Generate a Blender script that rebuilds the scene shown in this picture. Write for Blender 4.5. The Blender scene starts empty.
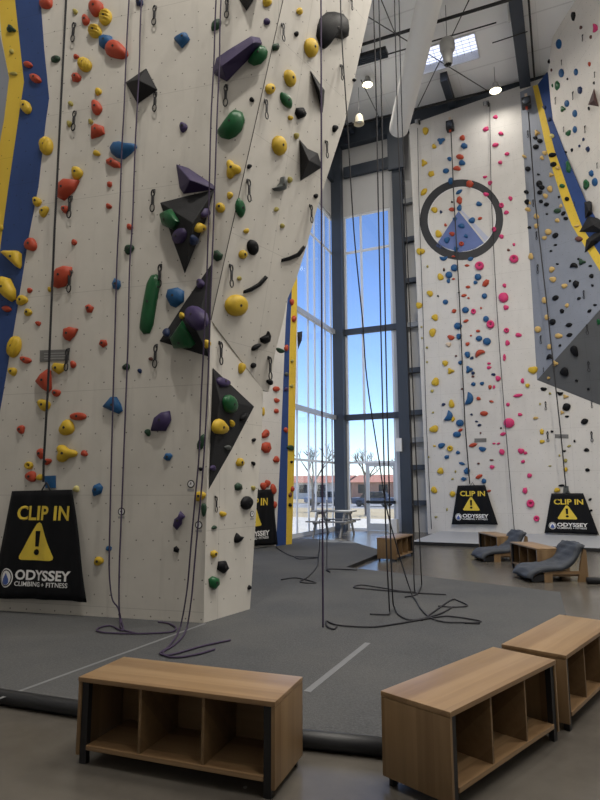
import bpy, bmesh, math, random
from mathutils import Vector, Matrix
V = Vector
D = bpy.data
SC = bpy.context.scene
COL = SC.collection
# ------------------------------------------------------------------ camera solved from the photograph
F, PITCH, ROLL, EYE = 587.0, .144, -.004, V((0, 0, 1.5))
c_, s_ = math.cos(PITCH), math.sin(PITCH)
R0, U0, FW = V((1, 0, 0)), V((0, -s_, c_)), V((0, c_, s_))
RR = R0 * math.cos(ROLL) + U0 * math.sin(ROLL)
UR = U0 * math.cos(ROLL) - R0 * math.sin(ROLL)
cd = D.cameras.new('camera'); cam = D.objects.new('camera', cd); COL.objects.link(cam)
cd.sensor_fit = 'HORIZONTAL'; cd.sensor_width = 36; cd.lens = F / 600 * 36; cd.clip_end = 600
m = Matrix((RR, UR, -FW)).transposed().to_4x4(); m.translation = EYE
cam.matrix_world = m
SC.camera = cam

def ray(x, y): return (RR * (x - 300) - UR * (y - 400) + FW * F).normalized()
def flo(x, y, z=0.0):
    d = ray(x, y); return EYE + d * ((z - EYE.z) / d.z)
def hit(x, y, P, off=0.0):
    d = ray(x, y); n = P[1]
    return EYE + d * ((P[0] + n * off - EYE).dot(n) / d.dot(n))
def at(x, y, Y):
    d = ray(x, y); return EYE + d * (Y / d.y)
def plane(a, b, c):
    n = (b - a).cross(c - a).normalized()
    if n.dot(EYE - a) < 0: n = -n
    return (a.copy(), n)
def frame(P):
    """u (level), v (up along the face), n as a 3x3 of columns"""
    n = P[1]; u = V((0, 0, 1)).cross(n)
    if u.length < 1e-5: u = V((1, 0, 0))
    u.normalize(); v = n.cross(u).normalized()
    return u, v, n
def mat_at(P, o):
    u, v, n = frame(P)
    m = Matrix((u, v, n)).transposed().to_4x4(); m.translation = o
    return m

# ------------------------------------------------------------------ materials
MATS = {}
def nodes(name):
    m = D.materials.new(name); m.use_nodes = True
    nt = m.node_tree; b = nt.nodes['Principled BSDF']
    MATS[name] = m
    return m, nt, b
def L(nt, a, b): nt.links.new(a, b)
def mix(nt, fac, a, b):
    n = nt.nodes.new('ShaderNodeMix'); n.data_type = 'RGBA'
    for i, v in ((0, fac), (6, a), (7, b)):
        if hasattr(v, 'is_output') or hasattr(v, 'links'): L(nt, v, n.inputs[i])
        else: n.inputs[i].default_value = v if i == 0 else (*v, 1)
    return n.outputs[2]
def noise(nt, scale, detail=3, vec=None, rough=.55):
    n = nt.nodes.new('ShaderNodeTexNoise'); n.inputs['Scale'].default_value = scale
    n.inputs['Detail'].default_value = detail; n.inputs['Roughness'].default_value = rough
    if vec: L(nt, vec, n.inputs['Vector'])
    return n.outputs['Fac']
def coord(nt, kind='Object'):
    return nt.nodes.new('ShaderNodeTexCoord').outputs[kind]
def mapping(nt, vec, sc=(1, 1, 1), rot=(0, 0, 0)):
    n = nt.nodes.new('ShaderNodeMapping'); L(nt, vec, n.inputs['Vector'])
    n.inputs['Scale'].default_value = sc; n.inputs['Rotation'].default_value = rot
    return n.outputs[0]
def ramp(nt, fac, p0, p1, inv=False):
    n = nt.nodes.new('ShaderNodeMapRange'); L(nt, fac, n.inputs[0])
    n.inputs[1].default_value = p0; n.inputs[2].default_value = p1
    if inv: n.inputs[3].default_value = 1; n.inputs[4].default_value = 0
    return n.outputs[0]
def math_(nt, op, a, b=None, c=None):
    n = nt.nodes.new('ShaderNodeMath'); n.operation = op
    for i, v in enumerate((a, b, c)):
        if v is None: continue
        if hasattr(v, 'links'): L(nt, v, n.inputs[i])
        else: n.inputs[i].default_value = v
    return n.outputs[0]
def plain(name, col, rough=.6, metal=0.0, var=.12, scale=9, bump=0.0, spec=.5):
    m, nt, b = nodes(name)
    t = coord(nt)
    dark = tuple(x * (1 - var) for x in col); lite = tuple(min(1, x * (1 + var)) for x in col)
    L(nt, mix(nt, noise(nt, scale, 4, t), dark, lite), b.inputs['Base Color'])
    b.inputs['Roughness'].default_value = rough; b.inputs['Metallic'].default_value = metal
    b.inputs['Specular IOR Level'].default_value = spec
    if bump:
        bn = nt.nodes.new('ShaderNodeBump'); bn.inputs['Strength'].default_value = bump; bn.inputs['Distance'].default_value = .01
        L(nt, noise(nt, scale * 8, 3, t), bn.inputs['Height']); L(nt, bn.outputs[0], b.inputs['Normal'])
    return m
def panelwall(name, col, smudge=.10, dots=True, dotcol=(.05, .045, .04), pitch=.2):
    """painted plywood climbing panels: joints every 1.22 x 2.44 m and a staggered grid of bolt holes, from object space in metres"""
    m, nt, b = nodes(name)
    t = coord(nt)
    sep = nt.nodes.new('ShaderNodeSeparateXYZ'); L(nt, t, sep.inputs[0])
    x, y = sep.outputs[0], sep.outputs[1]
    dark = tuple(v * (1 - smudge * 2.2) for v in col)
    lite = tuple(min(1, v * 1.04) for v in col)
    c0 = mix(nt, ramp(nt, noise(nt, .9, 5, t, .62), .38, .68), lite, tuple(v * (1 - smudge) for v in col))
    streak = noise(nt, 1.0, 4, mapping(nt, t, (7, .8, 1)))
    c1 = mix(nt, math_(nt, 'MULTIPLY', ramp(nt, streak, .55, .75), .5), c0, dark)
    # joints
    def joint(v, period, w, off):
        f = math_(nt, 'FRACT', math_(nt, 'DIVIDE', math_(nt, 'ADD', v, off + 100 * period), period))
        return math_(nt, 'LESS_THAN', f, w / period)
    j = math_(nt, 'MAXIMUM', joint(x, 1.83, .006, .45), joint(y, 1.22, .006, .35))
    c2 = mix(nt, math_(nt, 'MULTIPLY', j, .45), c1, tuple(v * .45 for v in col))
    if dots:
        row = math_(nt, 'FLOOR', math_(nt, 'DIVIDE', math_(nt, 'ADD', y, 100), pitch))
        sh = math_(nt, 'MULTIPLY', math_(nt, 'MODULO', row, 2.0), pitch * .5)
        wob = noise(nt, 2.3, 1, t)
        fx = math_(nt, 'SUBTRACT', math_(nt, 'FRACT', math_(nt, 'DIVIDE', math_(nt, 'ADD', math_(nt, 'ADD', x, sh), math_(nt, 'MULTIPLY_ADD', wob, .1, 100)), pitch)), .5)
        fy = math_(nt, 'SUBTRACT', math_(nt, 'FRACT', math_(nt, 'DIVIDE', math_(nt, 'ADD', y, 100), pitch)), .5)
        d = math_(nt, 'SQRT', math_(nt, 'ADD', math_(nt, 'MULTIPLY', fx, fx), math_(nt, 'MULTIPLY', fy, fy)))
        dd = math_(nt, 'LESS_THAN', d, .0085 / pitch)
        pick = math_(nt, 'GREATER_THAN', noise(nt, 5.5, 1, t), .42)
        c2 = mix(nt, math_(nt, 'MULTIPLY', math_(nt, 'MULTIPLY', dd, pick), .75), c2, dotcol)
    L(nt, c2, b.inputs['Base Color']); b.inputs['Roughness'].default_value = .62
    b.inputs['Specular IOR Level'].default_value = .3
    return m
def wood(name, c1, c2, rough=.42, axis=0):
    m, nt, b = nodes(name)
    t = coord(nt)
    sc = [14, 14, 14]; sc[axis] = .8
    g = noise(nt, 2.2, 6, mapping(nt, t, tuple(sc)), .65)
    sc2 = [5, 5, 5]; sc2[axis] = .15
    # boards about 10 cm wide, each its own tone
    sp = nt.nodes.new('ShaderNodeSeparateXYZ'); L(nt, t, sp.inputs[0])
    wn = nt.nodes.new('ShaderNodeTexWhiteNoise'); wn.noise_dimensions = '1D'
    L(nt, math_(nt, 'FLOOR', math_(nt, 'MULTIPLY', math_(nt, 'ADD', sp.outputs[1 if axis == 0 else 0], sp.outputs[1 if axis == 2 else 2]), 10.3)), wn.inputs['W'])
    g2 = noise(nt, 1.6, 2, mapping(nt, t, tuple(sc2)))
    f = math_(nt, 'ADD', math_(nt, 'MULTIPLY', g, .5), math_(nt, 'ADD', math_(nt, 'MULTIPLY', ramp(nt, g2, .35, .65), .22), math_(nt, 'MULTIPLY', wn.outputs['Value'], .32)))
    L(nt, mix(nt, ramp(nt, f, .25, .75), c1, c2), b.inputs['Base Color'])
    b.inputs['Roughness'].default_value = rough
    bn = nt.nodes.new('ShaderNodeBump'); bn.inputs['Strength'].default_value = .15; bn.inputs['Distance'].default_value = .002
    L(nt, g, bn.inputs['Height']); L(nt, bn.outputs[0], b.inputs['Normal'])
    return m
def glow(name, col, strength):
    m, nt, b = nodes(name)
    b.inputs['Base Color'].default_value = (*col, 1)
    b.inputs['Emission Color'].default_value = (*col, 1); b.inputs['Emission Strength'].default_value = strength
    return m
def glass_mat(name):
    m = D.materials.new(name); m.use_nodes = True; nt = m.node_tree; MATS[name] = m
    for n in list(nt.nodes):
        if n.type != 'OUTPUT_MATERIAL': nt.nodes.remove(n)
    out = [n for n in nt.nodes if n.type == 'OUTPUT_MATERIAL'][0]
    tr = nt.nodes.new('ShaderNodeBsdfTransparent'); tr.inputs[0].default_value = (.93, .96, .97, 1)
    gl = nt.nodes.new('ShaderNodeBsdfGlossy'); gl.inputs['Roughness'].default_value = .02
    lw = nt.nodes.new('ShaderNodeLayerWeight'); lw.inputs[0].default_value = .5
    fr = nt.nodes.new('ShaderNodeMath'); fr.operation = 'POWER'; L(nt, lw.outputs['Facing'], fr.inputs[0]); fr.inputs[1].default_value = 5
    f2_ = nt.nodes.new('ShaderNodeMath'); f2_.operation = 'MULTIPLY_ADD'; L(nt, fr.outputs[0], f2_.inputs[0]); f2_.inputs[1].default_value = .6; f2_.inputs[2].default_value = .03
    fr = f2_
    mx = nt.nodes.new('ShaderNodeMixShader')
    L(nt, fr.outputs[0], mx.inputs[0]); L(nt, tr.outputs[0], mx.inputs[1]); L(nt, gl.outputs[0], mx.inputs[2])
    L(nt, mx.outputs[0], out.inputs[0])
    return m

WHITE = panelwall('white climbing panel', (.60, .575, .53))
WHITE2 = panelwall('pale climbing panel', (.60, .585, .565), smudge=.05, dotcol=(.3, .3, .3))
WHITE3 = panelwall('cream climbing panel', (.76, .72, .66), smudge=.05, dotcol=(.3, .28, .25))
GREYP = panelwall('grey climbing panel', (.225, .245, .29), smudge=.06, dotcol=(.12, .12, .13))
SHADEP = panelwall('shaded grey climbing panel', (.105, .11, .118), smudge=.06, dotcol=(.08, .08, .08))  # grey panel, shade of its downward-facing side put into the colour
BLUEP = panelwall('blue painted panel', (.025, .06, .20), smudge=.12, dotcol=(.01, .015, .04))
YELP = panelwall('yellow painted panel', (.66, .46, .05), smudge=.06, dotcol=(.12, .09, .02))
PAL = {
 'red': (.42, .058, .026), 'yellow': (.58, .39, .03), 'blue': (.014, .09, .235), 'green': (.010, .095, .032), 'dark green': (.015, .05, .026),
 'purple': (.045, .030, .10), 'black': (.0065, .007, .009), 'pink': (.62, .042, .17), 'tan': (.55, .37, .13), 'olive': (.36, .31, .08),
 'navy': (.012, .028, .09), 'grey': (.09, .10, .10), 'brown': (.13, .05, .04), 'beige': (.62, .5, .38), 'pale': (.62, .55, .22)}
HM = {k: plain(k + ' hold resin', v, rough=.5 if k != 'green' else .3, var=.16, scale=14, bump=.25, spec=.15 if k == 'black' else .35) for k, v in PAL.items()}
VOLM = plain('black volume grit', (.017, .0175, .020), rough=.75, var=.25, scale=6, bump=.3, spec=.3)
VOLP = plain('purple volume grit', (.032, .020, .078), rough=.6, var=.2, scale=6, bump=.2)
BOLT = plain('bolt steel', (.05, .05, .05), .4, .6)
BLACKM = plain('black metal', (.012, .012, .014), .45, .2)
STEEL = plain('dark blue grey steel', (.032, .042, .060), .55, .0, .1, 3)
GIRT = plain('galvanised girt', (.25, .26, .27), .45, .5, .1, 5)
ALU = plain('aluminium frame', (.50, .52, .55), .4, .3, .06, 3)
ALUW = plain('white aluminium frame', (.72, .74, .78), .35, .1, .05, 3)
SIDING = plain('light grey liner panel', (.50, .50, .50), .6, 0, .05, 2)
CEILM = plain('white ceiling insulation', (.88, .885, .88), .8, 0, .03, 1.2, .2)
DUCTM = plain('white fabric duct', (.70, .69, .67), .7, 0, .04, 4)
GREYMETAL = plain('grey enamel', (.33, .33, .32), .45, .2, .1, 6)
WHITEENAMEL = plain('white enamel', (.7, .7, .7), .35)
CREAM = plain('cream lamp shade', (.75, .68, .52), .5)
LAMPON = glow('lamp diffuser lit', (1, .9, .62), 6)
ROPEP = plain('purple rope', (.045, .03, .07), .8, 0, .35, 60)
ROPEB = plain('black rope', (.018, .018, .024), .8, 0, .35, 60)
STRAP = plain('black webbing', (.02, .02, .024), .7)
CLOTH = plain('black banner cloth', (.004, .0045, .0065), .6, 0, .2, 5, .2, .2)
TYEL = plain('banner yellow print', (.70, .52, .05), .6)
TWHITE = plain('banner white print', (.75, .75, .75), .6)
TBLUE = plain('banner blue print', (.05, .10, .35), .6)
GLASS = glass_mat('window glass')
WOODT = wood('oak board lengthwise', (.17, .098, .046), (.315, .205, .108), .36, 0)
WOODV = wood('oak board upright', (.15, .088, .040), (.245, .158, .080), .42, 2)
WOODD = wood('oak inner board', (.125, .073, .032), (.20, .125, .06), .5, 0)
QUILT = plain('dark slate quilt', (.05, .058, .074), .75, 0, .25, 7, .3)
WEATHER = wood('weathered table board', (.20, .19, .18), (.34, .33, .31), .7, 0)
PAINTB = plain('mural dark paint', (.020, .021, .026), .6)
PAINTM = plain('mural blue paint', (.10, .15, .36), .6, 0, .2, 3)
PAINTL = plain('mural pale blue paint', (.42, .45, .58), .6, 0, .1, 3)
PAINTW = plain('mural white paint', (.70, .70, .72), .6)

# carpet with tile mottling and directional weave
m, nt, b = nodes('grey carpet'); CARPET = m
t = coord(nt)
c = mix(nt, ramp(nt, noise(nt, 60, 4, t), .3, .7), (.060, .062, .066), (.098, .101, .107))
c = mix(nt, math_(nt, 'MULTIPLY', ramp(nt, noise(nt, .6, 4, t), .4, .7), .5), c, (.13, .128, .125))
L(nt, c, b.inputs['Base Color']); b.inputs['Roughness'].default_value = .95; b.inputs['Specular IOR Level'].default_value = .15
bn = nt.nodes.new('ShaderNodeBump'); bn.inputs['Strength'].default_value = .5; bn.inputs['Distance'].default_value = .01
L(nt, noise(nt, 120, 2, t), bn.inputs['Height']); L(nt, bn.outputs[0], b.inputs['Normal'])
# polished concrete
m, nt, b = nodes('polished concrete'); CONC = m
t = coord(nt)
c = mix(nt, ramp(nt, noise(nt, 1.3, 7, t, .65), .32, .7), (.078, .070, .061), (.118, .108, .094))
c = mix(nt, math_(nt, 'MULTIPLY', ramp(nt, noise(nt, 7, 5, t), .5, .8), .3), c, (.09, .082, .07))
L(nt, c, b.inputs['Base Color'])
L(nt, math_(nt, 'MULTIPLY_ADD', noise(nt, 2.5, 3, t), .10, .20), b.inputs['Roughness'])
MATSIDE = plain('black mat edge vinyl', (.012, .013, .016), .5)
# insulation seams on the ceiling
nt = CEILM.node_tree; b = nt.nodes['Principled BSDF']; t = coord(nt)
sp = nt.nodes.new('ShaderNodeSeparateXYZ'); L(nt, t, sp.inputs[0])
def seam(v, per, w): return math_(nt, 'LESS_THAN', math_(nt, 'FRACT', math_(nt, 'DIVIDE', math_(nt, 'ADD', v, 100 * per), per)), w / per)
sm = math_(nt, 'MAXIMUM', seam(sp.outputs[1], 1.55, .05), math_(nt, 'MULTIPLY', seam(sp.outputs[0], 2.4, .02), .6))
old = b.inputs['Base Color'].links[0].from_socket
L(nt, mix(nt, math_(nt, 'MULTIPLY', sm, .35), old, (.45, .45, .45)), b.inputs['Base Color'])
MATGREY = plain('pale grey mat vinyl', (.36, .375, .40), .5)
TAPE = plain('worn pale tape', (.165, .17, .18), .8)

# ------------------------------------------------------------------ mesh helpers
def link(name, me, mat=None, parent=None, mw=None, smooth=False):
    o = D.objects.new(name, me); COL.objects.link(o)
    if mat:
        for x in (mat if isinstance(mat, (list, tuple)) else [mat]): me.materials.append(x)
    if mw is not None: o.matrix_world = mw
    if parent:
        o.parent = parent          # parent transforms are set before; child mesh is in the parent's space
    if smooth:
        for p in me.polygons: p.use_smooth = True
    return o
def from_bm(name, bm, mat=None, parent=None, mw=None, smooth=False, auto=None):
    bmesh.ops.recalc_face_normals(bm, faces=bm.faces)
    me = D.meshes.new(name); bm.to_mesh(me); bm.free()
    o = link(name, me, mat, parent, mw, smooth)
    if auto is not None:
        for p in me.polygons: p.use_smooth = True
        me.set_sharp_from_angle(angle=math.radians(auto))
    return o
def empty(name, mw):
    o = D.objects.new(name, None); COL.objects.link(o)
    o.matrix_world = mw if isinstance(mw, Matrix) else Matrix.Translation(mw)
    o.empty_display_size = .1
    return o
def tag(o, label=None, cat=None, group=None, kind=None):
    if label: o['label'] = label
    if cat: o['category'] = cat
    if group: o['group'] = group
    if kind: o['kind'] = kind
    return o
def box(bm, x0, x1, y0, y1, z0, z1, M=None, bev=0.0):
    vs = [bm.verts.new((x, y, z)) for z in (z0, z1) for y in (y0, y1) for x in (x0, x1)]
    fs = [bm.faces.new([vs[i] for i in q]) for q in ((0, 2, 3, 1), (4, 5, 7, 6), (0, 1, 5, 4), (2, 6, 7, 3), (0, 4, 6, 2), (1, 3, 7, 5))]
    if bev:
        es = list({e for f in fs for e in f.edges})
        r = bmesh.ops.bevel(bm, geom=es, offset=bev, segments=2, affect='EDGES', profile=.6)
        vs = list({v for f in r['faces'] for v in f.verts} | {v for v in vs if v.is_valid})
    if M is not None:
        for v in vs: v.co = M @ v.co
    return vs
def boxo(name, dims, mat, parent=None, mw=None, bev=0.0):
    bm = bmesh.new(); box(bm, *dims, bev=bev)
    return from_bm(name, bm, mat, parent, mw, auto=40 if bev else None)
def prism(bm, pts, depth_vec):
    """closed slab: polygon pts (Vectors) extruded by depth_vec"""
    a = [bm.verts.new(p) for p in pts]; b2 = [bm.verts.new(p + depth_vec) for p in pts]
    bm.faces.new(a); bm.faces.new(b2[::-1])
    n = len(pts)
    for i in range(n): bm.faces.new((a[i], b2[i], b2[(i + 1) % n], a[(i + 1) % n]))
def tube(bm, pts, r, sides=6, closed=False):
    pts = [V(p) for p in pts]; n = len(pts)
    up = V((.3, .2, 1)).normalized(); rings = []
    for i, p in enumerate(pts):
        a = pts[i - 1] if (i or closed) else pts[0]
        b2 = pts[(i + 1) % n] if (i < n - 1 or closed) else pts[-1]
        t = (b2 - a)
        t = t.normalized() if t.length > 1e-9 else V((0, 0, 1))
        x = t.cross(up)
        if x.length < .05: x = t.cross(V((1, 0, 0)))
        x.normalize(); y = t.cross(x).normalized()
        rr = r[i] if isinstance(r, (list, tuple)) else r
        rings.append([bm.verts.new(p + (x * math.cos(k * 2 * math.pi / sides) + y * math.sin(k * 2 * math.pi / sides)) * rr) for k in range(sides)])
    for i in range(n if closed else n - 1):
        A, B = rings[i], rings[(i + 1) % n]
        for k in range(sides): bm.faces.new((A[k], A[(k + 1) % sides], B[(k + 1) % sides], B[k]))
    if not closed:
        bm.faces.new(rings[0][::-1]); bm.faces.new(rings[-1])
def smooth_path(pts, sub=6):
    """Catmull-Rom through the points"""
    pts = [V(p) for p in pts]; out = []
    P = [pts[0]] + pts + [pts[-1]]
    for i in range(1, len(P) - 2):
        p0, p1, p2, p3 = P[i - 1:i + 3]
        for k in range(sub):
            t = k / sub
            out.append(.5 * ((2 * p1) + (p2 - p0) * t + (2 * p0 - 5 * p1 + 4 * p2 - p3) * t * t + (3 * p1 - p0 - 3 * p2 + p3) * t ** 3))
    out.append(pts[-1]); return out
def lathe(bm, prof, seg=24, M=None):
    rings = []
    for r, z in prof:
        ring = [bm.verts.new((r * math.cos(k * 2 * math.pi / seg), r * math.sin(k * 2 * math.pi / seg), z)) for k in range(seg)]
        rings.append(ring)
    for A, B in zip(rings, rings[1:]):
        for k in range(seg): bm.faces.new((A[k], A[(k + 1) % seg], B[(k + 1) % seg], B[k]))
    bm.faces.new(rings[0][::-1]); bm.faces.new(rings[-1])
    if M is not None:
        for ring in rings:
            for v in ring: v.co = M @ v.co
def struct(name, bm, mat, **k):
    o = from_bm(name, bm, mat, **k); o['kind'] = 'structure'; return o
def facing(name, P, px, mat, off=0.0, thick=.1, kind='structure'):
    """a slab whose front face lies on plane P (+off), outline given where it is seen; object space = metres on the face"""
    pts3 = [q if isinstance(q, Vector) else hit(q[0], q[1], P, off) for q in px]
    if off and any(isinstance(q, Vector) for q in px): pts3 = [q + P[1] * off if isinstance(p0, Vector) else q for q, p0 in zip(pts3, px)]
    o3 = sum(pts3, V()) / len(pts3)
    M = mat_at(P, o3); I = M.inverted()
    loc = [I @ q for q in pts3]
    bm = bmesh.new(); prism(bm, loc, V((0, 0, -thick)))
    o = from_bm(name, bm, mat, mw=M)
    if kind: o['kind'] = kind
    return o
# ------------------------------------------------------------------ planes of the place
TH = .43
E1, E2, ZZ = V((math.cos(TH), -math.sin(TH), 0)), V((math.sin(TH), math.cos(TH), 0)), V((0, 0, 1))
MATZ = .07                                     # thickness of the floor mat
a0, a1 = flo(0, 610.5, MATZ), flo(203.5, 623, MATZ)
PA = plane(a0, a1, a1 + ZZ)                    # near wall, face with the banner
PC = plane(a1, flo(250, 609, MATZ), a1 + ZZ)   # its narrow side face
Pm, Pt, Pc = hit(211, 320, PA), hit(283, 0, PA), hit(263, 390, PC)
PB = plane(Pm, Pt, Pc)                         # overhanging side of the prow
pe = flo(428, 532, 0.05)
PE = (pe, -E2)                                 # white wall with the ring mural
PW = (pe + E2 * .45, -E2)                      # building wall behind
K = hit(338, 529, PW); K.z = 0
PL = (K, E1)                                   # glazed side wall
RM = Matrix((E1, E2, ZZ)).transposed().to_4x4(); RM.translation = K
RI = RM.inverted()
f2 = hit(537, 380, PE)
PF = plane(hit(520, 92, PE), f2, hit(600, 308, PE, .9))
PG = plane(f2, hit(600, 308, PE, .9), hit(600, 405, PE, .01))
PH = plane(hit(553, 120, PF), hit(600, 225, PF), at(600, 0, 13.2))
d1, d2 = flo(276, 546, MATZ), flo(292, 544, MATZ)
PD = plane(d1, d2, at(296.7, 320, 14.5))
CEIL = 14.35
PLAINJ = plain('dark panel joint', (.06, .055, .05), .8)
def up_edge(p, d, z): return p + d * ((z - p.z) / d.z)

# ------------------------------------------------------------------ climbing walls
ad = (a1 - a0).normalized()
base_l = a0 - ad * 1.0
drop = V((0, 0, -MATZ))
pa_top = up_edge(Pt, Pt - Pm, 13.6)
facing('wall_left_front', PA, [base_l + drop, a1 + drop, a1, Pm, Pt, pa_top, V((base_l.x, base_l.y, 13.6))], WHITE, 0, .1)
cb = flo(250, 609, MATZ)
facing('wall_left_side', PC, [a1 + drop, cb + drop, cb, hit(257, 500, PC), hit(261.5, 440, PC), Pc, hit(212, 318, PC)], WHITE, 0, .12)
bb = [Pm, Pc, hit(269, 392, PB), hit(275, 353, PB), hit(283, 322, PB), hit(287, 300, PB), hit(297, 277, PB), hit(307.5, 243, PB), hit(318, 205, PB), hit(345, 122, PB), hit(372, 0, PB)]
bt = up_edge(bb[-1], bb[-1] - bb[-2], 13.6)
facing('wall_left_overhang', PB, bb + [bt, pa_top, Pt], WHITE, 0, .12)
for nm, px, mt in (('trim_1', [(-25, -40), (-11, 66), (-13, 70), (-16, 200), (-45, 420), (-14, 420), (0.5, 245), (8, 190), (19, 115), (24, 82), (15, 0), (9, -40)], YELP),
                   ('trim_2', [(9, -40), (15, 0), (24, 82), (19, 115), (8, 190), (0.5, 245), (-14, 420), (-2, 420), (1.5, 402), (15, 322), (28, 240), (38.5, 185), (45.8, 120), (49, 98), (44, 48), (40.5, 0), (37, -40)], BLUEP),
                   ('trim_3', [(-60, -40), (-25, -40), (0, 35), (9, 78), (4, 120), (0, 145), (-20, 230), (-70, 420)], GREYP)):
    if nm == 'trim_1':
        px = [(-2, -40), (0, 20), (2, 40), (9, 78), (4, 120), (0, 142), (-8, 200), (-16, 250), (-45, 420)] + px[5:]
    facing(nm, PA, px, mt, .004 if nm != 'trim_3' else .002, .004)
facing('wall_middle', PD, [(238, 549.5), (276, 546), (280.3, 455), (284.5, 350), (285.8, 320), (290, 270), (292, 200), (250, 200)], WHITE2, 0, .3)
facing('trim_4', PD, [(276, 546), (286, 545), (287.7, 455), (289.5, 350), (290.7, 320), (292.5, 270), (294, 200), (292, 200), (290, 270), (285.8, 320), (284.5, 350), (280.3, 455)], BLUEP, 0, .3)
facing('trim_5', PD, [(286, 545), (292, 544), (294.6, 455), (296.3, 350), (296.8, 320), (297.3, 270), (298, 200), (294, 200), (292.5, 270), (290.7, 320), (289.5, 350), (287.7, 455)], YELP, 0, .3)

e_top0 = hit(409, 125, PE); e_topr = hit(545, 77, PE)
slope = (e_topr - e_top0).normalized()
far_e = e_top0 + slope * 9.5
e_bl = hit(428, 532, PE); e_bl0 = V((e_bl.x, e_bl.y, 0))
facing('wall_back', PE, [e_bl0, e_bl0 + E1 * 9.5, V((far_e.x, far_e.y, far_e.z)), e_top0], WHITE2, 0, .12)
facing('wall_back_grey', PF, [(520, 92), (532.7, 86), (537.7, 84.5), (546.5, 150), (562, 200), (571.5, 225), (600, 271), (615, 293), f2], GREYP, 0, .06)
q3 = f2 + (hit(600, 308, PE, .9) - f2) * 1.7
facing('wall_back_underside', PG, [f2, q3, hit(645, 422, PE, .01), hit(600, 405, PE, .01)], SHADEP, 0, .05)
YE = [(532.7, 86), (546.5, 150), (562, 200), (571.5, 225), (600, 271), (615, 293), (630, 288), (600, 255), (582, 227), (571.8, 200), (554.5, 150), (537.7, 84.5)]
facing('trim_6', PF, YE, YELP, .004, .05)
facing('trim_7', PF, [(537.7, 84.5), (554.5, 150), (571.8, 200), (582, 227), (600, 255), (630, 288), (660, 280), (600, 226), (585, 200), (563.5, 150), (553, 120), (548, 78), (547, 72)], BLUEP, .004, .05)
facing('wall_right_overhang', PH, [(548, 72), (550.5, 100), (553, 120), (563.5, 150), (585, 200), (600, 226), (660, 280), (700, 240), (700, -90), (600, -40), (572, -10), (563, 5), (556, 22), (552.5, 38), (550, 55)], WHITE3, 0, .1)

bm = bmesh.new(); tube(bm, [V((0, 0, 0)), pa_top - Pm], .006, 6)
struct('trim_8', bm, PLAINJ, mw=Matrix.Translation(Pm))
# ------------------------------------------------------------------ the ring mural painted on the back wall
def ell(cx, cy, rx, ry, n=48, a0=0, a1=2 * math.pi, tilt=0):
    o = []
    for i in range(n):
        a = a0 + (a1 - a0) * i / (n if abs(a1 - a0 - 2 * math.pi) < 1e-6 else n - 1)
        x, y = rx * math.cos(a), ry * math.sin(a)
        o.append((cx + x * math.cos(tilt) - y * math.sin(tilt), cy + x * math.sin(tilt) + y * math.cos(tilt)))
    return o
def flat_ring(name, P, outer, inner, mat, off, parent=None, mw=None):
    o3 = hit(*outer[0], P); M = mw or mat_at(P, o3); I = M.inverted()
    bm = bmesh.new()
    A = [bm.verts.new(I @ hit(*q, P, off)) for q in outer]; B = [bm.verts.new(I @ hit(*q, P, off)) for q in inner]
    n = len(A)
    for i in range(n): bm.faces.new((A[i], A[(i + 1) % n], B[(i + 1) % n], B[i]))
    r = bmesh.ops.extrude_face_region(bm, geom=bm.faces[:])
    for v in r['geom']:
        if isinstance(v, bmesh.types.BMVert): v.co.z -= off * .8
    return from_bm(name, bm, mat, parent, None if parent else M)
def flat_poly(name, P, px, mat, off, parent, M):
    I = M.inverted(); bm = bmesh.new()
    prism(bm, [I @ hit(*q, P, off) for q in px], V((0, 0, -off * .8)))
    return from_bm(name, bm, mat, parent)
oM = mat_at(PE, hit(461.5, 219.5, PE))
mural = empty('wall_mural', oM)
tag(mural, 'dark painted ring with a blue mountain triangle inside, high on the white back wall', 'mural')
flat_ring('ring', PE, ell(461.5, 219.7, 41.8, 40.3, tilt=-.25), ell(461.8, 219.3, 34.2, 32.6, tilt=-.25), PAINTB, .006, mural, oM)
flat_poly('mountain', PE, [(458.5, 211), (435.5, 246), (442, 250.2), (450, 252.3), (461.6, 252.3), (474, 249.5), (484, 243)], PAINTM, .006, mural, oM)
flat_poly('mountain_highlight', PE, [(459.5, 210), (461, 209), (489, 238), (485.5, 242)], PAINTL, .005, mural, oM)
flat_ring('ring_outline', PE, ell(461.8, 219.3, 34.2, 32.6, tilt=-.25), ell(461.8, 219.2, 33.5, 31.9, tilt=-.25), PAINTW, .006, mural, oM)

# ------------------------------------------------------------------ building shell, in room axes (x along the window wall, y into depth, z up)
def zat(x, y, P=PW): return hit(x, y, P).z
def ra(x, y, P=PW): return (RI @ hit(x, y, P)).x
def rb(x, y): return (RI @ hit(x, y, PL)).y
def rbox(name, x0, x1, y0, y1, z0, z1, mat, kind='structure', parent=None, bev=0):
    bm = bmesh.new(); box(bm, x0, x1, y0, y1, z0, z1, bev=bev)
    o = from_bm(name, bm, mat, parent, None if parent else RM)
    if kind: o['kind'] = kind
    return o
XR, YB = 14.0, -28.0
rbox('floor', -.2, XR, YB, .25, -.3, 0, CONC)
# ceiling, with the skylight hole left open
sk = [RI @ flo(x, y, CEIL) for x, y in ((474, 33), (479, 58), (425, 72), (426, 46))]
sx0, sx1 = min(p.x for p in sk) - .25, sk[0].x
sy0, sy1 = (sk[0].y + RI.__matmul__(flo(447, 41, CEIL)).y) / 2, (sk[1].y + sk[2].y) / 2
bm = bmesh.new()
for x0, x1, y0, y1 in ((-.2, sx0, YB, .25), (sx1, XR, YB, .25), (sx0, sx1, YB, sy0), (sx0, sx1, sy1, .25)):
    box(bm, x0, x1, y0, y1, CEIL, CEIL + .25)
struct('ceiling', bm, CEILM, mw=RM)
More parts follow.
